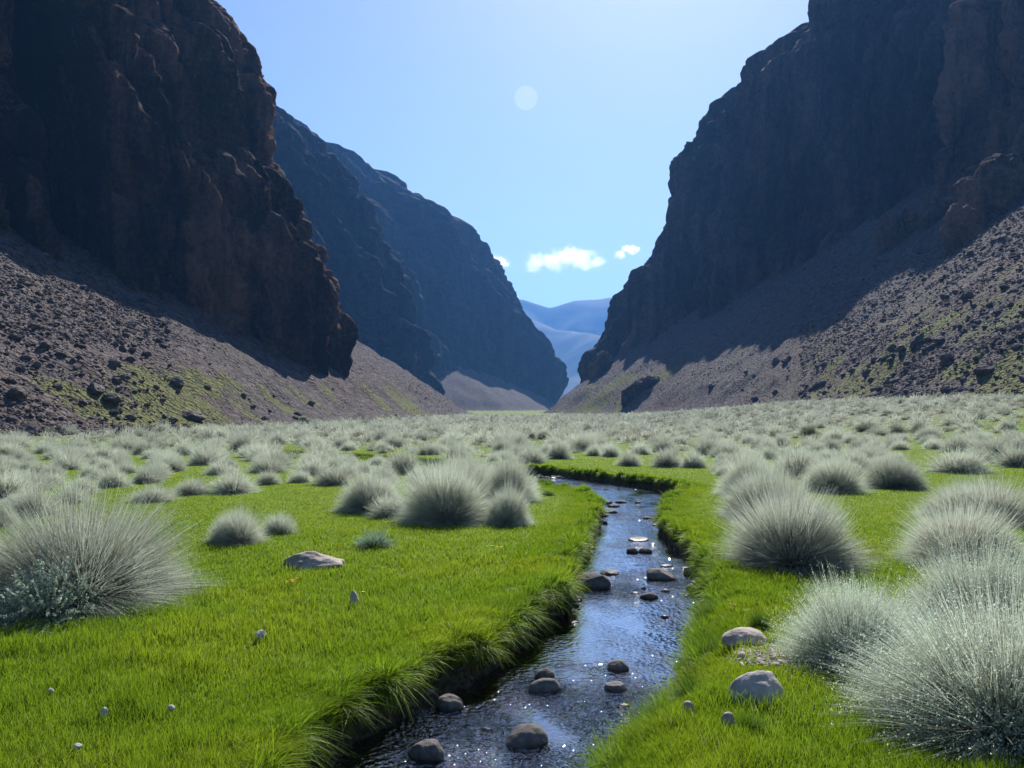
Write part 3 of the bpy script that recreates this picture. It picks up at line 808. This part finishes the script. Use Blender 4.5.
# near shrubs: stems (bare brown lower shoots) and foliage (silver shoots with tiny leaves)
def near_kind(i, n, leafy, **kw):
    fol = me_of('foliage', bush_data(n, 10+i, .0055, 5, leafy, **kw), M_fol)
    st = me_of('stems', [x for x in bush_data(1300, 60+i, .009, 4, 0, 1.0, (.40,.36,.28), (.30,.20,.13), (.13,.08,.055), h=.82)], M_stem)
    return fol, st
NK = {'fountain': [near_kind(0, 22000, 1, leaf=.004, low=.17), near_kind(1, 22000, 1, leaf=.004, low=.13), near_kind(4, 20000, 2, leaf=.005, low=.20)],
      'leafy': [near_kind(2, 18000, 5, leaf=.0065, tipc=(.64,.74,.62)), near_kind(3, 18000, 5, leaf=.0065, tipc=(.64,.74,.62))]}
MK = [me_of('sagebrush', bush_data(4200, 30+i, .012, 4, 1, leaf=.012, low=.10), M_fol) for i in range(8)]
DK = [me_of('sagebrush', bush_data(2200, 40+i, .018, 3, 2, leaf=.016, tipc=(.17,.20,.14), midc=(.12,.14,.09)), M_fol) for i in range(2)]
FK = [me_of('sagebrush', bush_data(700, 50+i, .030, 3, 1, leaf=.03), M_fol) for i in range(6)]
bush_xy = []
def place_bush(px, py, wpx, hpx, label, kind, group=None):
    q = hit(px, py); d = q[1]; rad = wpx/F*d/2
    cy = d+rad*.55; z = T1(q[0]*cy/d, cy); x = q[0]*cy/d
    k = cy/d
    sc = (rad*k, rad*k, hpx/F*cy*.98)
    yaw = random.uniform(0, 6.28)
    if kind in NK:
        e = bpy.data.objects.new('sagebrush', None); COL.objects.link(e); e.empty_display_size = .2
        fol, st = random.choice(NK[kind])
        obj('foliage', fol, e); obj('stems', st, e); o = e
    else:
        o = obj('sagebrush', random.choice({'mid': MK, 'dark': DK, 'far': FK}[kind]))
    o.location = (x, cy, z-.01); o.rotation_euler = (0, 0, yaw); o.scale = sc
    tag(o, label, 'shrub', group); bush_xy.append((x, cy, rad)); return o
NB_ = [
 (70,612,216,108,'huge silvery fountain shaped shrub with brown stems at the meadow edge','fountain'),
 (797,572,134,84,'big round silver shrub on the bank with fanned brown stems and a dark shadow','fountain'),
 (857,676,156,100,'leafy tipped silver shrub beside the tan boulder and gravel patch','leafy'),
 (985,650,160,108,'pale leafy shrub standing behind the largest corner shrub','leafy'),
 (1012,768,300,160,'largest pale leafy shrub, filling the corner of the grass by the viewer','leafy'),
 (962,568,128,66,'wide silver shrub behind the leafy pair, opposite the big round one','fountain'),
 (983,524,112,48,'rounded silver shrub peeping over the wide one by the open grass','fountain'),
 (449,524,96,64,'tallest round shrub at the front of the clump in the middle meadow','fountain'),
 (369,512,68,42,'low spreading shrub at one end of the middle meadow clump','fountain'),
 (392,518,48,32,'small shrub tucked between the low spreading one and the tallest','mid'),
 (506,526,50,42,'upright shrub on the streamward end of the middle meadow clump','fountain'),
 (466,505,66,58,'hazy shrub rising behind the tallest shrub of the clump','fountain'),
 (506,502,58,50,'soft shrub at the back of the clump nearest the stream bend','fountain'),
 (405,475,46,32,'dark based shrub standing behind the low spreading shrub','mid'),
 (237,545,58,38,'rounded shrub in the open meadow, larger of a joined pair','fountain'),
 (277,535,38,29,'small shrub joined to the larger one in the open meadow','mid'),
 (237,494,54,28,'dense shrub on the meadow edge, widest of its row','mid'),
 (191,495,42,20,'low loose shrub next to the widest one on the meadow edge','mid'),
 (153,503,52,21,'low sprawling shrub at the meadow edge above the huge fountain shrub','mid'),
 (34,518,62,40,'shrub with dark base just behind the huge fountain shrub','mid'),
 (4,528,40,34,'shrub cut by the picture edge behind the huge fountain shrub','mid'),
 (114,488,38,25,'rounded shrub behind the sprawling one at the meadow edge','mid'),
 (147,484,40,22,'grey shrub between the rounded one and the loose one at meadow edge','mid'),
 (174,472,28,18,'dark sided shrub by the little green gap in the brush','mid'),
 (154,470,24,15,'small shrub touching the dark sided one by the green gap','mid'),
 (222,475,38,18,'shrub bordering the little green gap on its streamward side','mid'),
 (269,485,28,20,'small shrub between the widest meadow edge shrub and its neighbour','mid'),
 (300,483,26,18,'neat small shrub on the straight meadow edge','mid'),
 (331,486,44,27,'dense shrub at the end of the meadow edge row','mid'),
 (266,464,30,18,'dark domed shrub in the second row behind the meadow edge','mid'),
 (318,463,30,18,'rounded shrub in the second row near the end of the edge row','mid'),
 (561,459,32,25,'rounded shrub on the cut bank above the stream bend, tallest there','mid'),
 (533,458,24,15,'low shrub at the start of the cut bank above the bend','mid'),
 (594,456,22,16,'small dark shrub behind the green top of the cut bank','mid'),
 (612,457,24,18,'grey shrub beside the small dark one behind the cut bank','mid'),
 (629,466,30,19,'pale shrub sitting forward on the green top of the cut bank','mid'),
 (666,467,36,26,'larger dark based shrub at the end of the cut bank','mid'),
 (694,468,32,23,'shrub next to the larger dark based one near the cut bank end','mid'),
 (766,522,92,58,'broad shrub overlapped by the big round silver shrub on the bank','fountain'),
 (748,496,64,46,'tall hazy shrub behind the broad overlapped one on the bank','fountain'),
 (833,493,64,42,'leaning shrub behind and beside the big round silver shrub','fountain'),
 (892,489,68,38,'fanned shrub on its own with a side shadow on the grass strip','fountain'),
 (800,478,60,36,'pale shrub in the thicket behind the leaning shrub','mid'),
 (852,470,48,28,'grey shrub in the thicket behind the fanned shrub','mid'),
 (958,473,64,32,'wide dark based shrub across the grass strip from the fanned one','mid'),
 (1018,467,44,28,'round shrub at the picture edge beyond the grass strip','mid'),
 (808,436,19,14,'dark green bush in the distant brush over the thicket','dark'),
 (899,436,18,14,'dark green bush, first of a close distant pair','dark'),
 (919,433,17,13,'dark green bush, second of a close distant pair','dark'),
 (865,432,27,11,'wide olive bush in the distant brush before the dark pair','dark'),
 (544,440,19,12,'dark green bush by the valley middle, largest of a trio','dark'),
 (532,439,9,9,'dark green bush in the centre of the distant trio','dark'),
 (522,441,9,8,'dark green bush at the end of the distant trio','dark'),
 (978,415,15,8,'far olive bush high in the brush beneath the green scree','dark'),
 (776,440,14,9,'small dull green bush near the distant thicket','dark'),
 (649,440,12,8,'small dull green bush beyond the cut bank','dark'),
]
NB = NB_
for a_ in NB: place_bush(a_[0], a_[1], a_[2]*(1.10 if a_[5] == 'fountain' else 1.1), a_[3]*(1.26 if a_[5] == 'fountain' else 1.12), a_[4], a_[5])

# leafy sprigs growing in front of the huge shrub, the blue green tuft, the dense tufts on the bank
def simple_plant(name, px, py, wpx, hpx, parts, mt, label, cat):
    q = hit(px, py); d = q[1]; rad = wpx/F*d/2
    o = obj(name, me_of(name, parts, mt)); o.location = (q[0], d+rad*.4, T1(q[0], d+rad*.4)); o.scale = (rad, rad, hpx/F*d); tag(o, label, cat); return o
simple_plant('leafy_shrub', 44, 622, 110, 66, bush_data(700, 81, .012, 4, 16, 1.0, (.34,.42,.35), (.16,.20,.15), (.06,.06,.04), leaf=.030), M_fol, 'small green leaved shrub growing in front of the huge fountain shaped one', 'shrub')
M_grassblue = plant_mat('tuft_blades', .5, .6, .2, .1)
simple_plant('grass_tuft', 374, 549, 48, 24, bush_data(1200, 82, .022, 4, 0, .85, (.30,.42,.30), (.16,.27,.17), (.06,.09,.04)), M_grassblue, 'blue green grass tuft on its own in the open meadow', 'tuft')
gt = dict(tipc=(.13,.24,.018), midc=(.08,.17,.012), basec=(.035,.07,.01))
for px, py, w, h, lab in ((714,658,62,38,'dense bright tuft overhanging the water edge above a small pale stone'), (762,632,34,36,'dark green tuft behind the flat tan boulder by the shrub'),
                          (715,622,60,26,'rounded tuft on the bank upstream of the dense bright one'), (700,700,70,34,'shaggy tuft on the bank between the pale boulder and the water'),
                          (752,736,44,34,'upright tuft in the grass below the big pale boulder'), (146,720,24,20,'dark tuft on the near lawn beside small pale stones'),
                          (704,600,46,22,'low tuft hanging on the bank where the riffle ends'), (690,676,44,26,'round tuft at the water edge beside calm blue water'), (664,722,54,30,'wide tuft on the near bank tip where the stream widens'),
                          (548,496,18,8,'tiny dark tuft at the streamward foot of the upright shrub')):
    simple_plant('grass_tuft', px, py, w, h, bush_data(1500, int(px), .018, 4, 0, .95, **gt), M_grassblue, lab, 'tuft')

# random brush: nearest ones singly, the rest of the field as one mass
r = np.random.default_rng(12)
cand = []
for _ in range(95000):
    d = 13*math.exp(r.random()**.62*math.log(190/13)); px = r.uniform(-330, 1354)
    cand.append(((px-CX)/F*d, d))
cand = np.array(cand)
x, y = cand.T
z_, dl_, dr_, s_ = terrain(x, y)
om_ = open_meadow(x, y); px_, py_ = proj(x, y, z_)
ok = (dl_ < .6) & (dr_ < .6) & (s_ > .9) & (om_ < .3)
gap = (((px_-190)/26)**2+((py_-470)/6)**2 < 1) | (((px_-925)/34)**2+((py_-456)/7)**2 < 1) | ((py_ > py_brush(px_)) ) | ((px_ > 528) & (px_ < 720) & (py_ > 455))
ok &= ~gap
x, y, z_, px_, py_, dl_, dr_ = (q[ok] for q in (x, y, z_, px_, py_, dl_, dr_))
cell = {}; acc = []
for bx, by, br in bush_xy: cell.setdefault((int(bx//3), int(by//3)), []).append((bx, by, br))
for i in range(len(x)):
    rad = .36+.52*r.random()**1.6; 
    fac = 1.08 if y[i] < 55 else .88
    cx_, cy_ = int(x[i]//3), int(y[i]//3); bad = False
    for a_ in (-1, 0, 1):
        for b_ in (-1, 0, 1):
            for (bx, by, br) in cell.get((cx_+a_, cy_+b_), ()):
                if (bx-x[i])**2+(by-y[i])**2 < (fac*(br+rad))**2: bad = True; break
            if bad: break
        if bad: break
    if bad: continue
    cell.setdefault((cx_, cy_), []).append((x[i], y[i], rad)); acc.append((x[i], y[i], z_[i], rad, px_[i], py_[i]))
acc.sort(key=lambda q: q[1]/q[3])
inview = [q for q in acc if -5 < q[4] < 1029]; outv = [q for q in acc if not -5 < q[4] < 1029]
NSING = 300-len(NB)
ZL = [(0,200,'silvery shrub in the thick brush below the coarse rubble slope'), (200,345,'silvery shrub in the brush behind the straight meadow edge row'), (345,528,'silvery shrub in the brush behind the middle meadow clump'),
      (528,715,'silvery shrub in the brush beyond the cut bank of the stream'), (715,860,'silvery shrub in the thicket behind the big round bank shrub'), (860,1100,'silvery shrub in the brush beyond the grass strip below the broad scree')]
for q in inview[:NSING]:
    kind = 'mid' if q[1] < 38 else 'far'
    o = obj('sagebrush', random.choice(MK if kind == 'mid' else FK))
    o.location = (q[0], q[1], q[2]-.02); o.rotation_euler = (0, 0, random.uniform(0, 6.28)); hh = q[3]*random.uniform(1.0, 1.35)
    o.scale = (q[3], q[3], hh)
    lab = [l for a_, b_, l in ZL if a_ <= max(q[4], 0) < b_][0]
    tag(o, lab, 'shrub', lab+', the smaller ones')
rest = inview[NSING:]+[q for q in outv if q[1] > 14]
rest_data = [join(bush_data(150, 200+i, .055, 3, 1, leaf=.055)) for i in range(8)]
far_data = [join(bush_data(60, 220+i, .10, 2+1, 1, leaf=.09)) for i in range(8)]
Vs, Fs, Cs, b = [], [], [], 0
for q in rest:
    V, Fm, c = random.choice(rest_data if q[1] < 85 else far_data)
    a_ = random.uniform(0, 6.28); ca, sa = math.cos(a_), math.sin(a_); hh = q[3]*random.uniform(.9, 1.3)
    W = np.stack([(V[:, 0]*ca-V[:, 1]*sa)*q[3]+q[0], (V[:, 0]*sa+V[:, 1]*ca)*q[3]+q[1], V[:, 2]*hh+q[2]-.02], 1)
    dk = .40 if random.random() < .07 else random.uniform(.62, 1.12)
    Vs.append(W); Fs.append(Fm+b); Cs.append(c*dk); b += len(V)
o = obj('sagebrush_field', mesh_np('sagebrush_field', np.concatenate(Vs), np.concatenate(Fs), False, {'col': np.concatenate(Cs)}, M_fol))
tag(o, 'distant silvery green brush covering the valley floor as far as the scree', 'brush', kind='stuff')
print('BUSH total', len(acc), 'rest', len(rest))

# ------------------------------------------------------------------ grass
M_grass = plant_mat('grass_blades', .55, .55, .25, 0)
def grass_pts(n, dmin, dmax, power, s_lo, s_hi, seed, half=.92):
    r = np.random.default_rng(seed)
    u_ = r.random(n); a_ = 2-power
    d = (dmin**a_+(dmax**a_-dmin**a_)*u_)**(1/a_)
    x = r.uniform(-half, half, n)*d
    s = stream_sd(x, d); k = (s > s_lo) & (s < s_hi)
    return x[k], d[k], s[k]
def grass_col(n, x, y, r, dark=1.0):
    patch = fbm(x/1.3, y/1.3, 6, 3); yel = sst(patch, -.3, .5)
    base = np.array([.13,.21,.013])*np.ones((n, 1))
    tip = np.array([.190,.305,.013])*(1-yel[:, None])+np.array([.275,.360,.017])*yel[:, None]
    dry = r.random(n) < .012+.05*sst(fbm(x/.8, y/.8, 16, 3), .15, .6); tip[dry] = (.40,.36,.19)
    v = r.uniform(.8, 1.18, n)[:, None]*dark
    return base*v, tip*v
def rmbush(x, y):
    k = np.ones(len(x), bool)
    for sx, sy, sr in stone_xy:
        if sy < 20: k &= ((x-sx)**2+(y-sy)**2) > (sr*.75)**2
    k &= ~((np.abs(x-2.05*0-(761-CX)/F*hg) < .26) & (np.abs(y-hg) < .30) & (rng.random(len(x)) < .9))
    return k
hg = hit(761, 655)[1]
def build_grass(name, x, y, s, hfun, lab, seed, lean=None, wk=1.0):
    r = np.random.default_rng(seed)
    k = rmbush(x, y)
    om_ = open_meadow(x, y); k &= r.random(len(x)) < np.maximum(om_, .6)
    x, y, s = x[k], y[k], s[k]; z = terrain(x, y)[0]
    n = len(x); h = hfun(x, y, s)*r.uniform(.6, 1.2, n)
    D = np.stack([r.normal(0, .16, n), r.normal(0, .16, n), np.ones(n)], 1)
    bend = r.normal(0, .16, (n, 3)); bend[:, 2] = -.12
    if lean is not None: dl = lean(x, y, s); D[:, :2] += dl*.55; bend[:, :2] += dl*.9; bend[:, 2] -= np.hypot(*dl.T)*.55
    D /= np.linalg.norm(D, axis=1)[:, None]
    W = np.maximum(.0035, y*.00105)*r.uniform(.7, 1.3, n)*wk
    c0, c1 = grass_col(n, x, y, r)
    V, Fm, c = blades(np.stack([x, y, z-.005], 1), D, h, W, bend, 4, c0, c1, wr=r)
    o = obj(name, mesh_np(name, V, Fm, False, {'col': c}, M_grass)); tag(o, lab, 'grass', kind='stuff'); print(name, n)
tuss = lambda x, y: sst(fbm(x*2.1, y*2.1, 3, 2), -.15, .45)
def h_lawn(x, y, s):
    near = 1-sst(y, 5, 14)
    return .034+.030*near+.045*near*tuss(x, y)+.07*near*sst(perlin(x*3.1, y*3.1, 7.5), .42, .6)
x, y, s = grass_pts(620000, 2.6, 42, 2.3, .05, 99, 1)
build_grass('meadow_grass', x, y, s, h_lawn, 'short bright green grass of the open meadow on both sides of the stream', 2)
# long overhanging bank grass
def grad(x, y):
    e = .03; g0 = np.stack([stream_sd(x+e, y)-stream_sd(x-e, y), stream_sd(x, y+e)-stream_sd(x, y-e)], 1)
    return -g0/(np.linalg.norm(g0, axis=1)[:, None]+1e-6)
def lean(x, y, s):
    g_ = grad(x, y); return g_*(1-sst(s, .02, .5))[:, None]*(.35+.3*tuss(x, y))[:, None]
def h_bank(x, y, s): return (.085+.06*tuss(x*1.2, y*1.2+4))*(1-.55*sst(s, .1, .75))*(1-.62*sst(y, 6, 13))
x, y, s = grass_pts(1300000, 2.6, 30, 1.9, .06, .75, 5, .35)
k = np.random.default_rng(1).random(len(x)) < (1-sst(s, .25, .75)*.75)
build_grass('bank_grass', x[k], y[k], s[k], h_bank, 'longer green grass hanging in tufts over the stream banks', 6, lean)

# tussocks: mounds of long blades along the lips of both banks
r = np.random.default_rng(31)
tx, ty, tr = [], [], []
for line, hh in ((le, 1.0), (re_, 1.0)):
    dd = np.hypot(*np.diff(line, axis=0).T); LL = np.concatenate([[0], np.cumsum(dd)]); q = 0.3
    while q < LL[-1]:
        x = np.interp(q, LL, line[:, 0]); y = np.interp(q, LL, line[:, 1])
        for rep in range(3):
            a_ = r.uniform(0, 6.28); R_ = r.uniform(.04, .22); xx, yy = x+R_*math.cos(a_)*1.0, y+R_*math.sin(a_)
            s_ = stream_sd(np.array([xx]), np.array([yy]))[0]
            if .07 < s_ < .26 and 2.4 < yy < 26: tx.append(xx); ty.append(yy); tr.append(r.uniform(.7, 1.35))
        q += r.uniform(.07, .14)
tx, ty, tr = map(np.array, (tx, ty, tr)); nb = 230
n = len(tx)*nb; ix = np.repeat(np.arange(len(tx)), nb)
gx_ = grad(tx, ty)[ix]
ph = r.uniform(0, 6.28, n); th_ = np.arccos(1-r.random(n)*.93)
D = np.stack([np.sin(th_)*np.cos(ph), np.sin(th_)*np.sin(ph), np.cos(th_)+.12], 1); D[:, :2] += gx_*.30
D /= np.linalg.norm(D, axis=1)[:, None]
farf = 1-.45*sst(ty, 6, 14)
L = .25*tr[ix]*farf[ix]*r.uniform(.65, 1.1, n)
xx = tx[ix]+r.normal(0, .03, n); yy = ty[ix]+r.normal(0, .03, n)
zz = terrain(tx, ty)[0][ix]
bend = r.normal(0, .12, (n, 3)); bend[:, 2] = -.62*np.sin(th_)
c0, c1 = grass_col(n, xx, yy, r); tv = r.uniform(.75, 1.1, len(tx))[ix][:, None]; c0 = c0*tv*1.1; c1 = c1*tv*np.array([1.0, 1.1, 1.0])
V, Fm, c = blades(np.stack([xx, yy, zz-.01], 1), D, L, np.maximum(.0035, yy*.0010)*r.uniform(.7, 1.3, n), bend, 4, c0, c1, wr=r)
o = obj('bank_tussocks', mesh_np('bank_tussocks', V, Fm, False, {'col': c}, M_grass)); tag(o, 'rounded green grass tussocks merging along the lips of the stream banks', 'grass', kind='stuff'); print('tussock', len(tx))

# gravel patch and pebbles
gxy = hit(761, 655)
n = 900; r = np.random.default_rng(9)
px = gxy[0]+r.normal(0, .13, n); pyy = gxy[1]+r.normal(0, .16, n); pz = terrain(px, pyy)[0]
S = .010*np.exp(r.normal(0, .45, n))
V, Fc = scatter_rocks(np.stack([px, pyy, pz+.006], 1), S, 1, range(160, 168))
o = obj('gravel', mesh_np('gravel', V, Fc, True, None, M_tan)); tag(o, 'patch of fine tan gravel beside the flat tan boulder', 'gravel', kind='stuff')
n = 5200
x = r.uniform(-2.5, 3.4, n*8); y = r.uniform(3, 25, n*8)**1.0; s = stream_sd(x, y); k = (s < .06) & (s > -.7) & (r.random(n*8) < np.exp(-np.abs(s+.03)/.10)+.12)
x, y, s = x[k], y[k], s[k]; z = terrain(x, y)[0]
S = .017*np.exp(r.normal(0, .55, len(x))); V, Fc = scatter_rocks(np.stack([x, y, z+S*.3], 1), S, 1, range(170, 180))
o = obj('stream_pebbles', mesh_np('stream_pebbles', V, Fc, True, None, M_wet)); tag(o, 'wet brown pebbles on the stream bed and along its edges', 'pebbles', kind='stuff')

# ------------------------------------------------------------------ flowers
m, nt, out = mat('petals'); a = N(nt); a.l(a.diff(a.attr('col'), None, .6, .2).outputs[0], out.inputs[0]); M_pet = m
def flower(px, py, n, colr, label, spread=.05, hh=.09):
    q = hit(px, py); r = np.random.default_rng(int(px)); spread *= 1.2; e = bpy.data.objects.new('wildflower', None); COL.objects.link(e); e.location = q
    B = np.stack([r.normal(0, spread, n), r.normal(0, spread, n), np.zeros(n)], 1)
    D = np.stack([r.normal(0, .1, n), r.normal(0, .1, n), np.ones(n)], 1); L = hh*r.uniform(.7, 1.1, n)
    V, Fm, c = blades(B, D, L, np.full(n, .004), np.zeros((n, 3)), 3, np.tile([.05,.1,.02], (n, 1)), np.tile([.08,.16,.03], (n, 1)), wr=r)
    obj('stalk', mesh_np('stalk', V, Fm, False, {'col': c}, M_grass), e)
    Vs, Fs, b = [], [], 0
    for i in range(n):
        tip = B[i]+D[i]*L[i]; k = 7; R = .017
        for j in range(k):
            a_ = j*2*math.pi/k+i; ca, sa = math.cos(a_), math.sin(a_)
            pv = [tip, tip+np.array([ca*.6-sa*.3, sa*.6+ca*.3, .35])*R, tip+np.array([ca, sa, .45])*R, tip+np.array([ca*.6+sa*.3, sa*.6-ca*.3, .35])*R]
            Vs += pv; Fs.append([b, b+1, b+2, b+3]); b += 4
    obj('petals', mesh_np('petals', np.array(Vs), np.array(Fs), False, {'col': np.tile(colr, (len(Vs), 1))}, M_pet), e)
    tag(e, label, 'flower')
flower(288, 590, 5, (.85,.28,.01), 'small orange flower cluster in the grass below the craggy pale boulder')
flower(300, 514, 4, (.75,.33,.01), 'orange yellow flowers in the meadow between the joined pair and the clump', .08)
flower(314, 513, 3, (.75,.40,.01), 'faint yellow flowers next to the orange yellow ones in the meadow', .07)
flower(495, 555, 6, (.70,.62,.02), 'yellow flower cluster in the meadow on the way to the stream')
flower(364, 600, 1, (.75,.65,.02), 'single yellow flower beside the small upright pale stone', .01)
flower(736, 618, 6, (.42,.26,.08), 'dry brownish flower heads among tufts upstream of the tan boulder', .05, .11)

# ------------------------------------------------------------------ haze
def box(name, x0, x1, y0, y1, z0, z1, mt):
    V = np.array([(x, y, z) for x in (x0, x1) for y in (y0, y1) for z in (z0, z1)])
    Fc = np.array([(0,1,3,2),(4,6,7,5),(0,4,5,1),(2,3,7,6),(0,2,6,4),(1,5,7,3)])
    return obj(name, mesh_np(name, V, Fc, False, None, mt))
m, nt, out = mat('haze_air'); pv = nt.nodes.new('ShaderNodeVolumePrincipled')
pv.inputs['Color'].default_value = (.15,.42,1,1); pv.inputs['Density'].default_value = .00024; pv.inputs['Anisotropy'].default_value = .25
nt.links.new(pv.outputs[0], out.inputs['Volume'])
h = box('haze', -4900, 4900, -4900, 4900, -4, 620, m); tag(h, 'thin blue haze filling the valley air', 'haze', kind='stuff')

# ------------------------------------------------------------------ clouds and pale disc
def cloud(px, py, wpx, hpx, dist, label, seed, lobes):
    r = np.random.default_rng(seed)
    c = np.array([(px-CX)/F*dist, dist, CZ+(HY-py)/F*dist]); w = wpx/F*dist/2; hh = hpx/F*dist/2
    m, nt, out = mat('cloud_vapour'); a = N(nt)
    tc = a.n('ShaderNodeTexCoord').outputs['Object']
    n1 = a.noise(tc, 3.4/w, 9, .66)
    L = None
    for (lx, lz, lr) in lobes:
        mp = a.n('ShaderNodeMapping'); mp.vector_type = 'POINT'
        mp.inputs['Location'].default_value = (-lx/lr, 0, -lz*hh/(w*lr*.62)); mp.inputs['Scale'].default_value = (1/(w*lr), 1/(w*lr*1.1), 1/(w*lr*.62)); a.l(tc, mp.inputs[0])
        ln = a.n('ShaderNodeVectorMath', operation='LENGTH'); a.l(mp.outputs[0], ln.inputs[0])
        v = a.math('SUBTRACT', 1.0, ln.outputs['Value'])
        L = v if L is None else a.math('MAXIMUM', L, v)
    f = a.math('ADD', L, a.math('MULTIPLY', a.math('SUBTRACT', n1, .5), 3.6))
    dens = a.ramp(f, [(.15, (0,0,0)), (.60, (1,1,1))])
    vs = a.n('ShaderNodeVolumePrincipled'); vs.inputs['Color'].default_value = (1,1,1,1); vs.inputs['Anisotropy'].default_value = .75
    a.l(a.math('MULTIPLY', dens, 2.6/w), vs.inputs['Density'])
    a.l(vs.outputs[0], out.inputs['Volume'])
    V, Fc = ico(3)
    o = obj('cloud', mesh_np('cloud', V*np.array([w*1.25, w*.8, hh*1.7]), Fc, True, None, m), loc=c)
    tag(o, label, 'cloud'); return o
cloud(563, 259, 84, 26, 7000, 'flat bottomed white cloud floating over the gap above the far hills', 1, [(-.62,-.35,.34),(-.25,-.05,.42),(.1,.15,.42),(.45,-.12,.40),(.78,-.3,.25)])
cloud(499, 262, 26, 20, 7000, 'small white cloud puff showing beside the far blue ridge', 2, [(-.2,0,.8),(.4,-.2,.5)])
cloud(624, 251, 32, 22, 7000, 'thin white cloud wisp behind the farthest dark buttress', 3, [(-.25,-.3,.42),(.1,.25,.36),(.5,.1,.5)])
m, nt, out = mat('sky_disc_glow'); a = N(nt)
e = a.n('ShaderNodeEmission'); e.inputs[0].default_value = (.75,.68,.70,1); e.inputs[1].default_value = .05  # pale disc added to the sky: see-through sphere with faint emission
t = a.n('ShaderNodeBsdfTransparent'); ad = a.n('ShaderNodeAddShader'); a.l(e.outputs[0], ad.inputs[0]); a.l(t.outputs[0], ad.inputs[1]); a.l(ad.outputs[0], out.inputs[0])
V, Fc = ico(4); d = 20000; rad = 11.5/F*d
o = obj('sky_disc', mesh_np('sky_disc', V*rad, Fc, True, None, m), loc=((526-CX)/F*d, d, CZ+(HY-98)/F*d)); tag(o, 'pale round disc high in the blue sky between the cliffs', 'sky_disc')
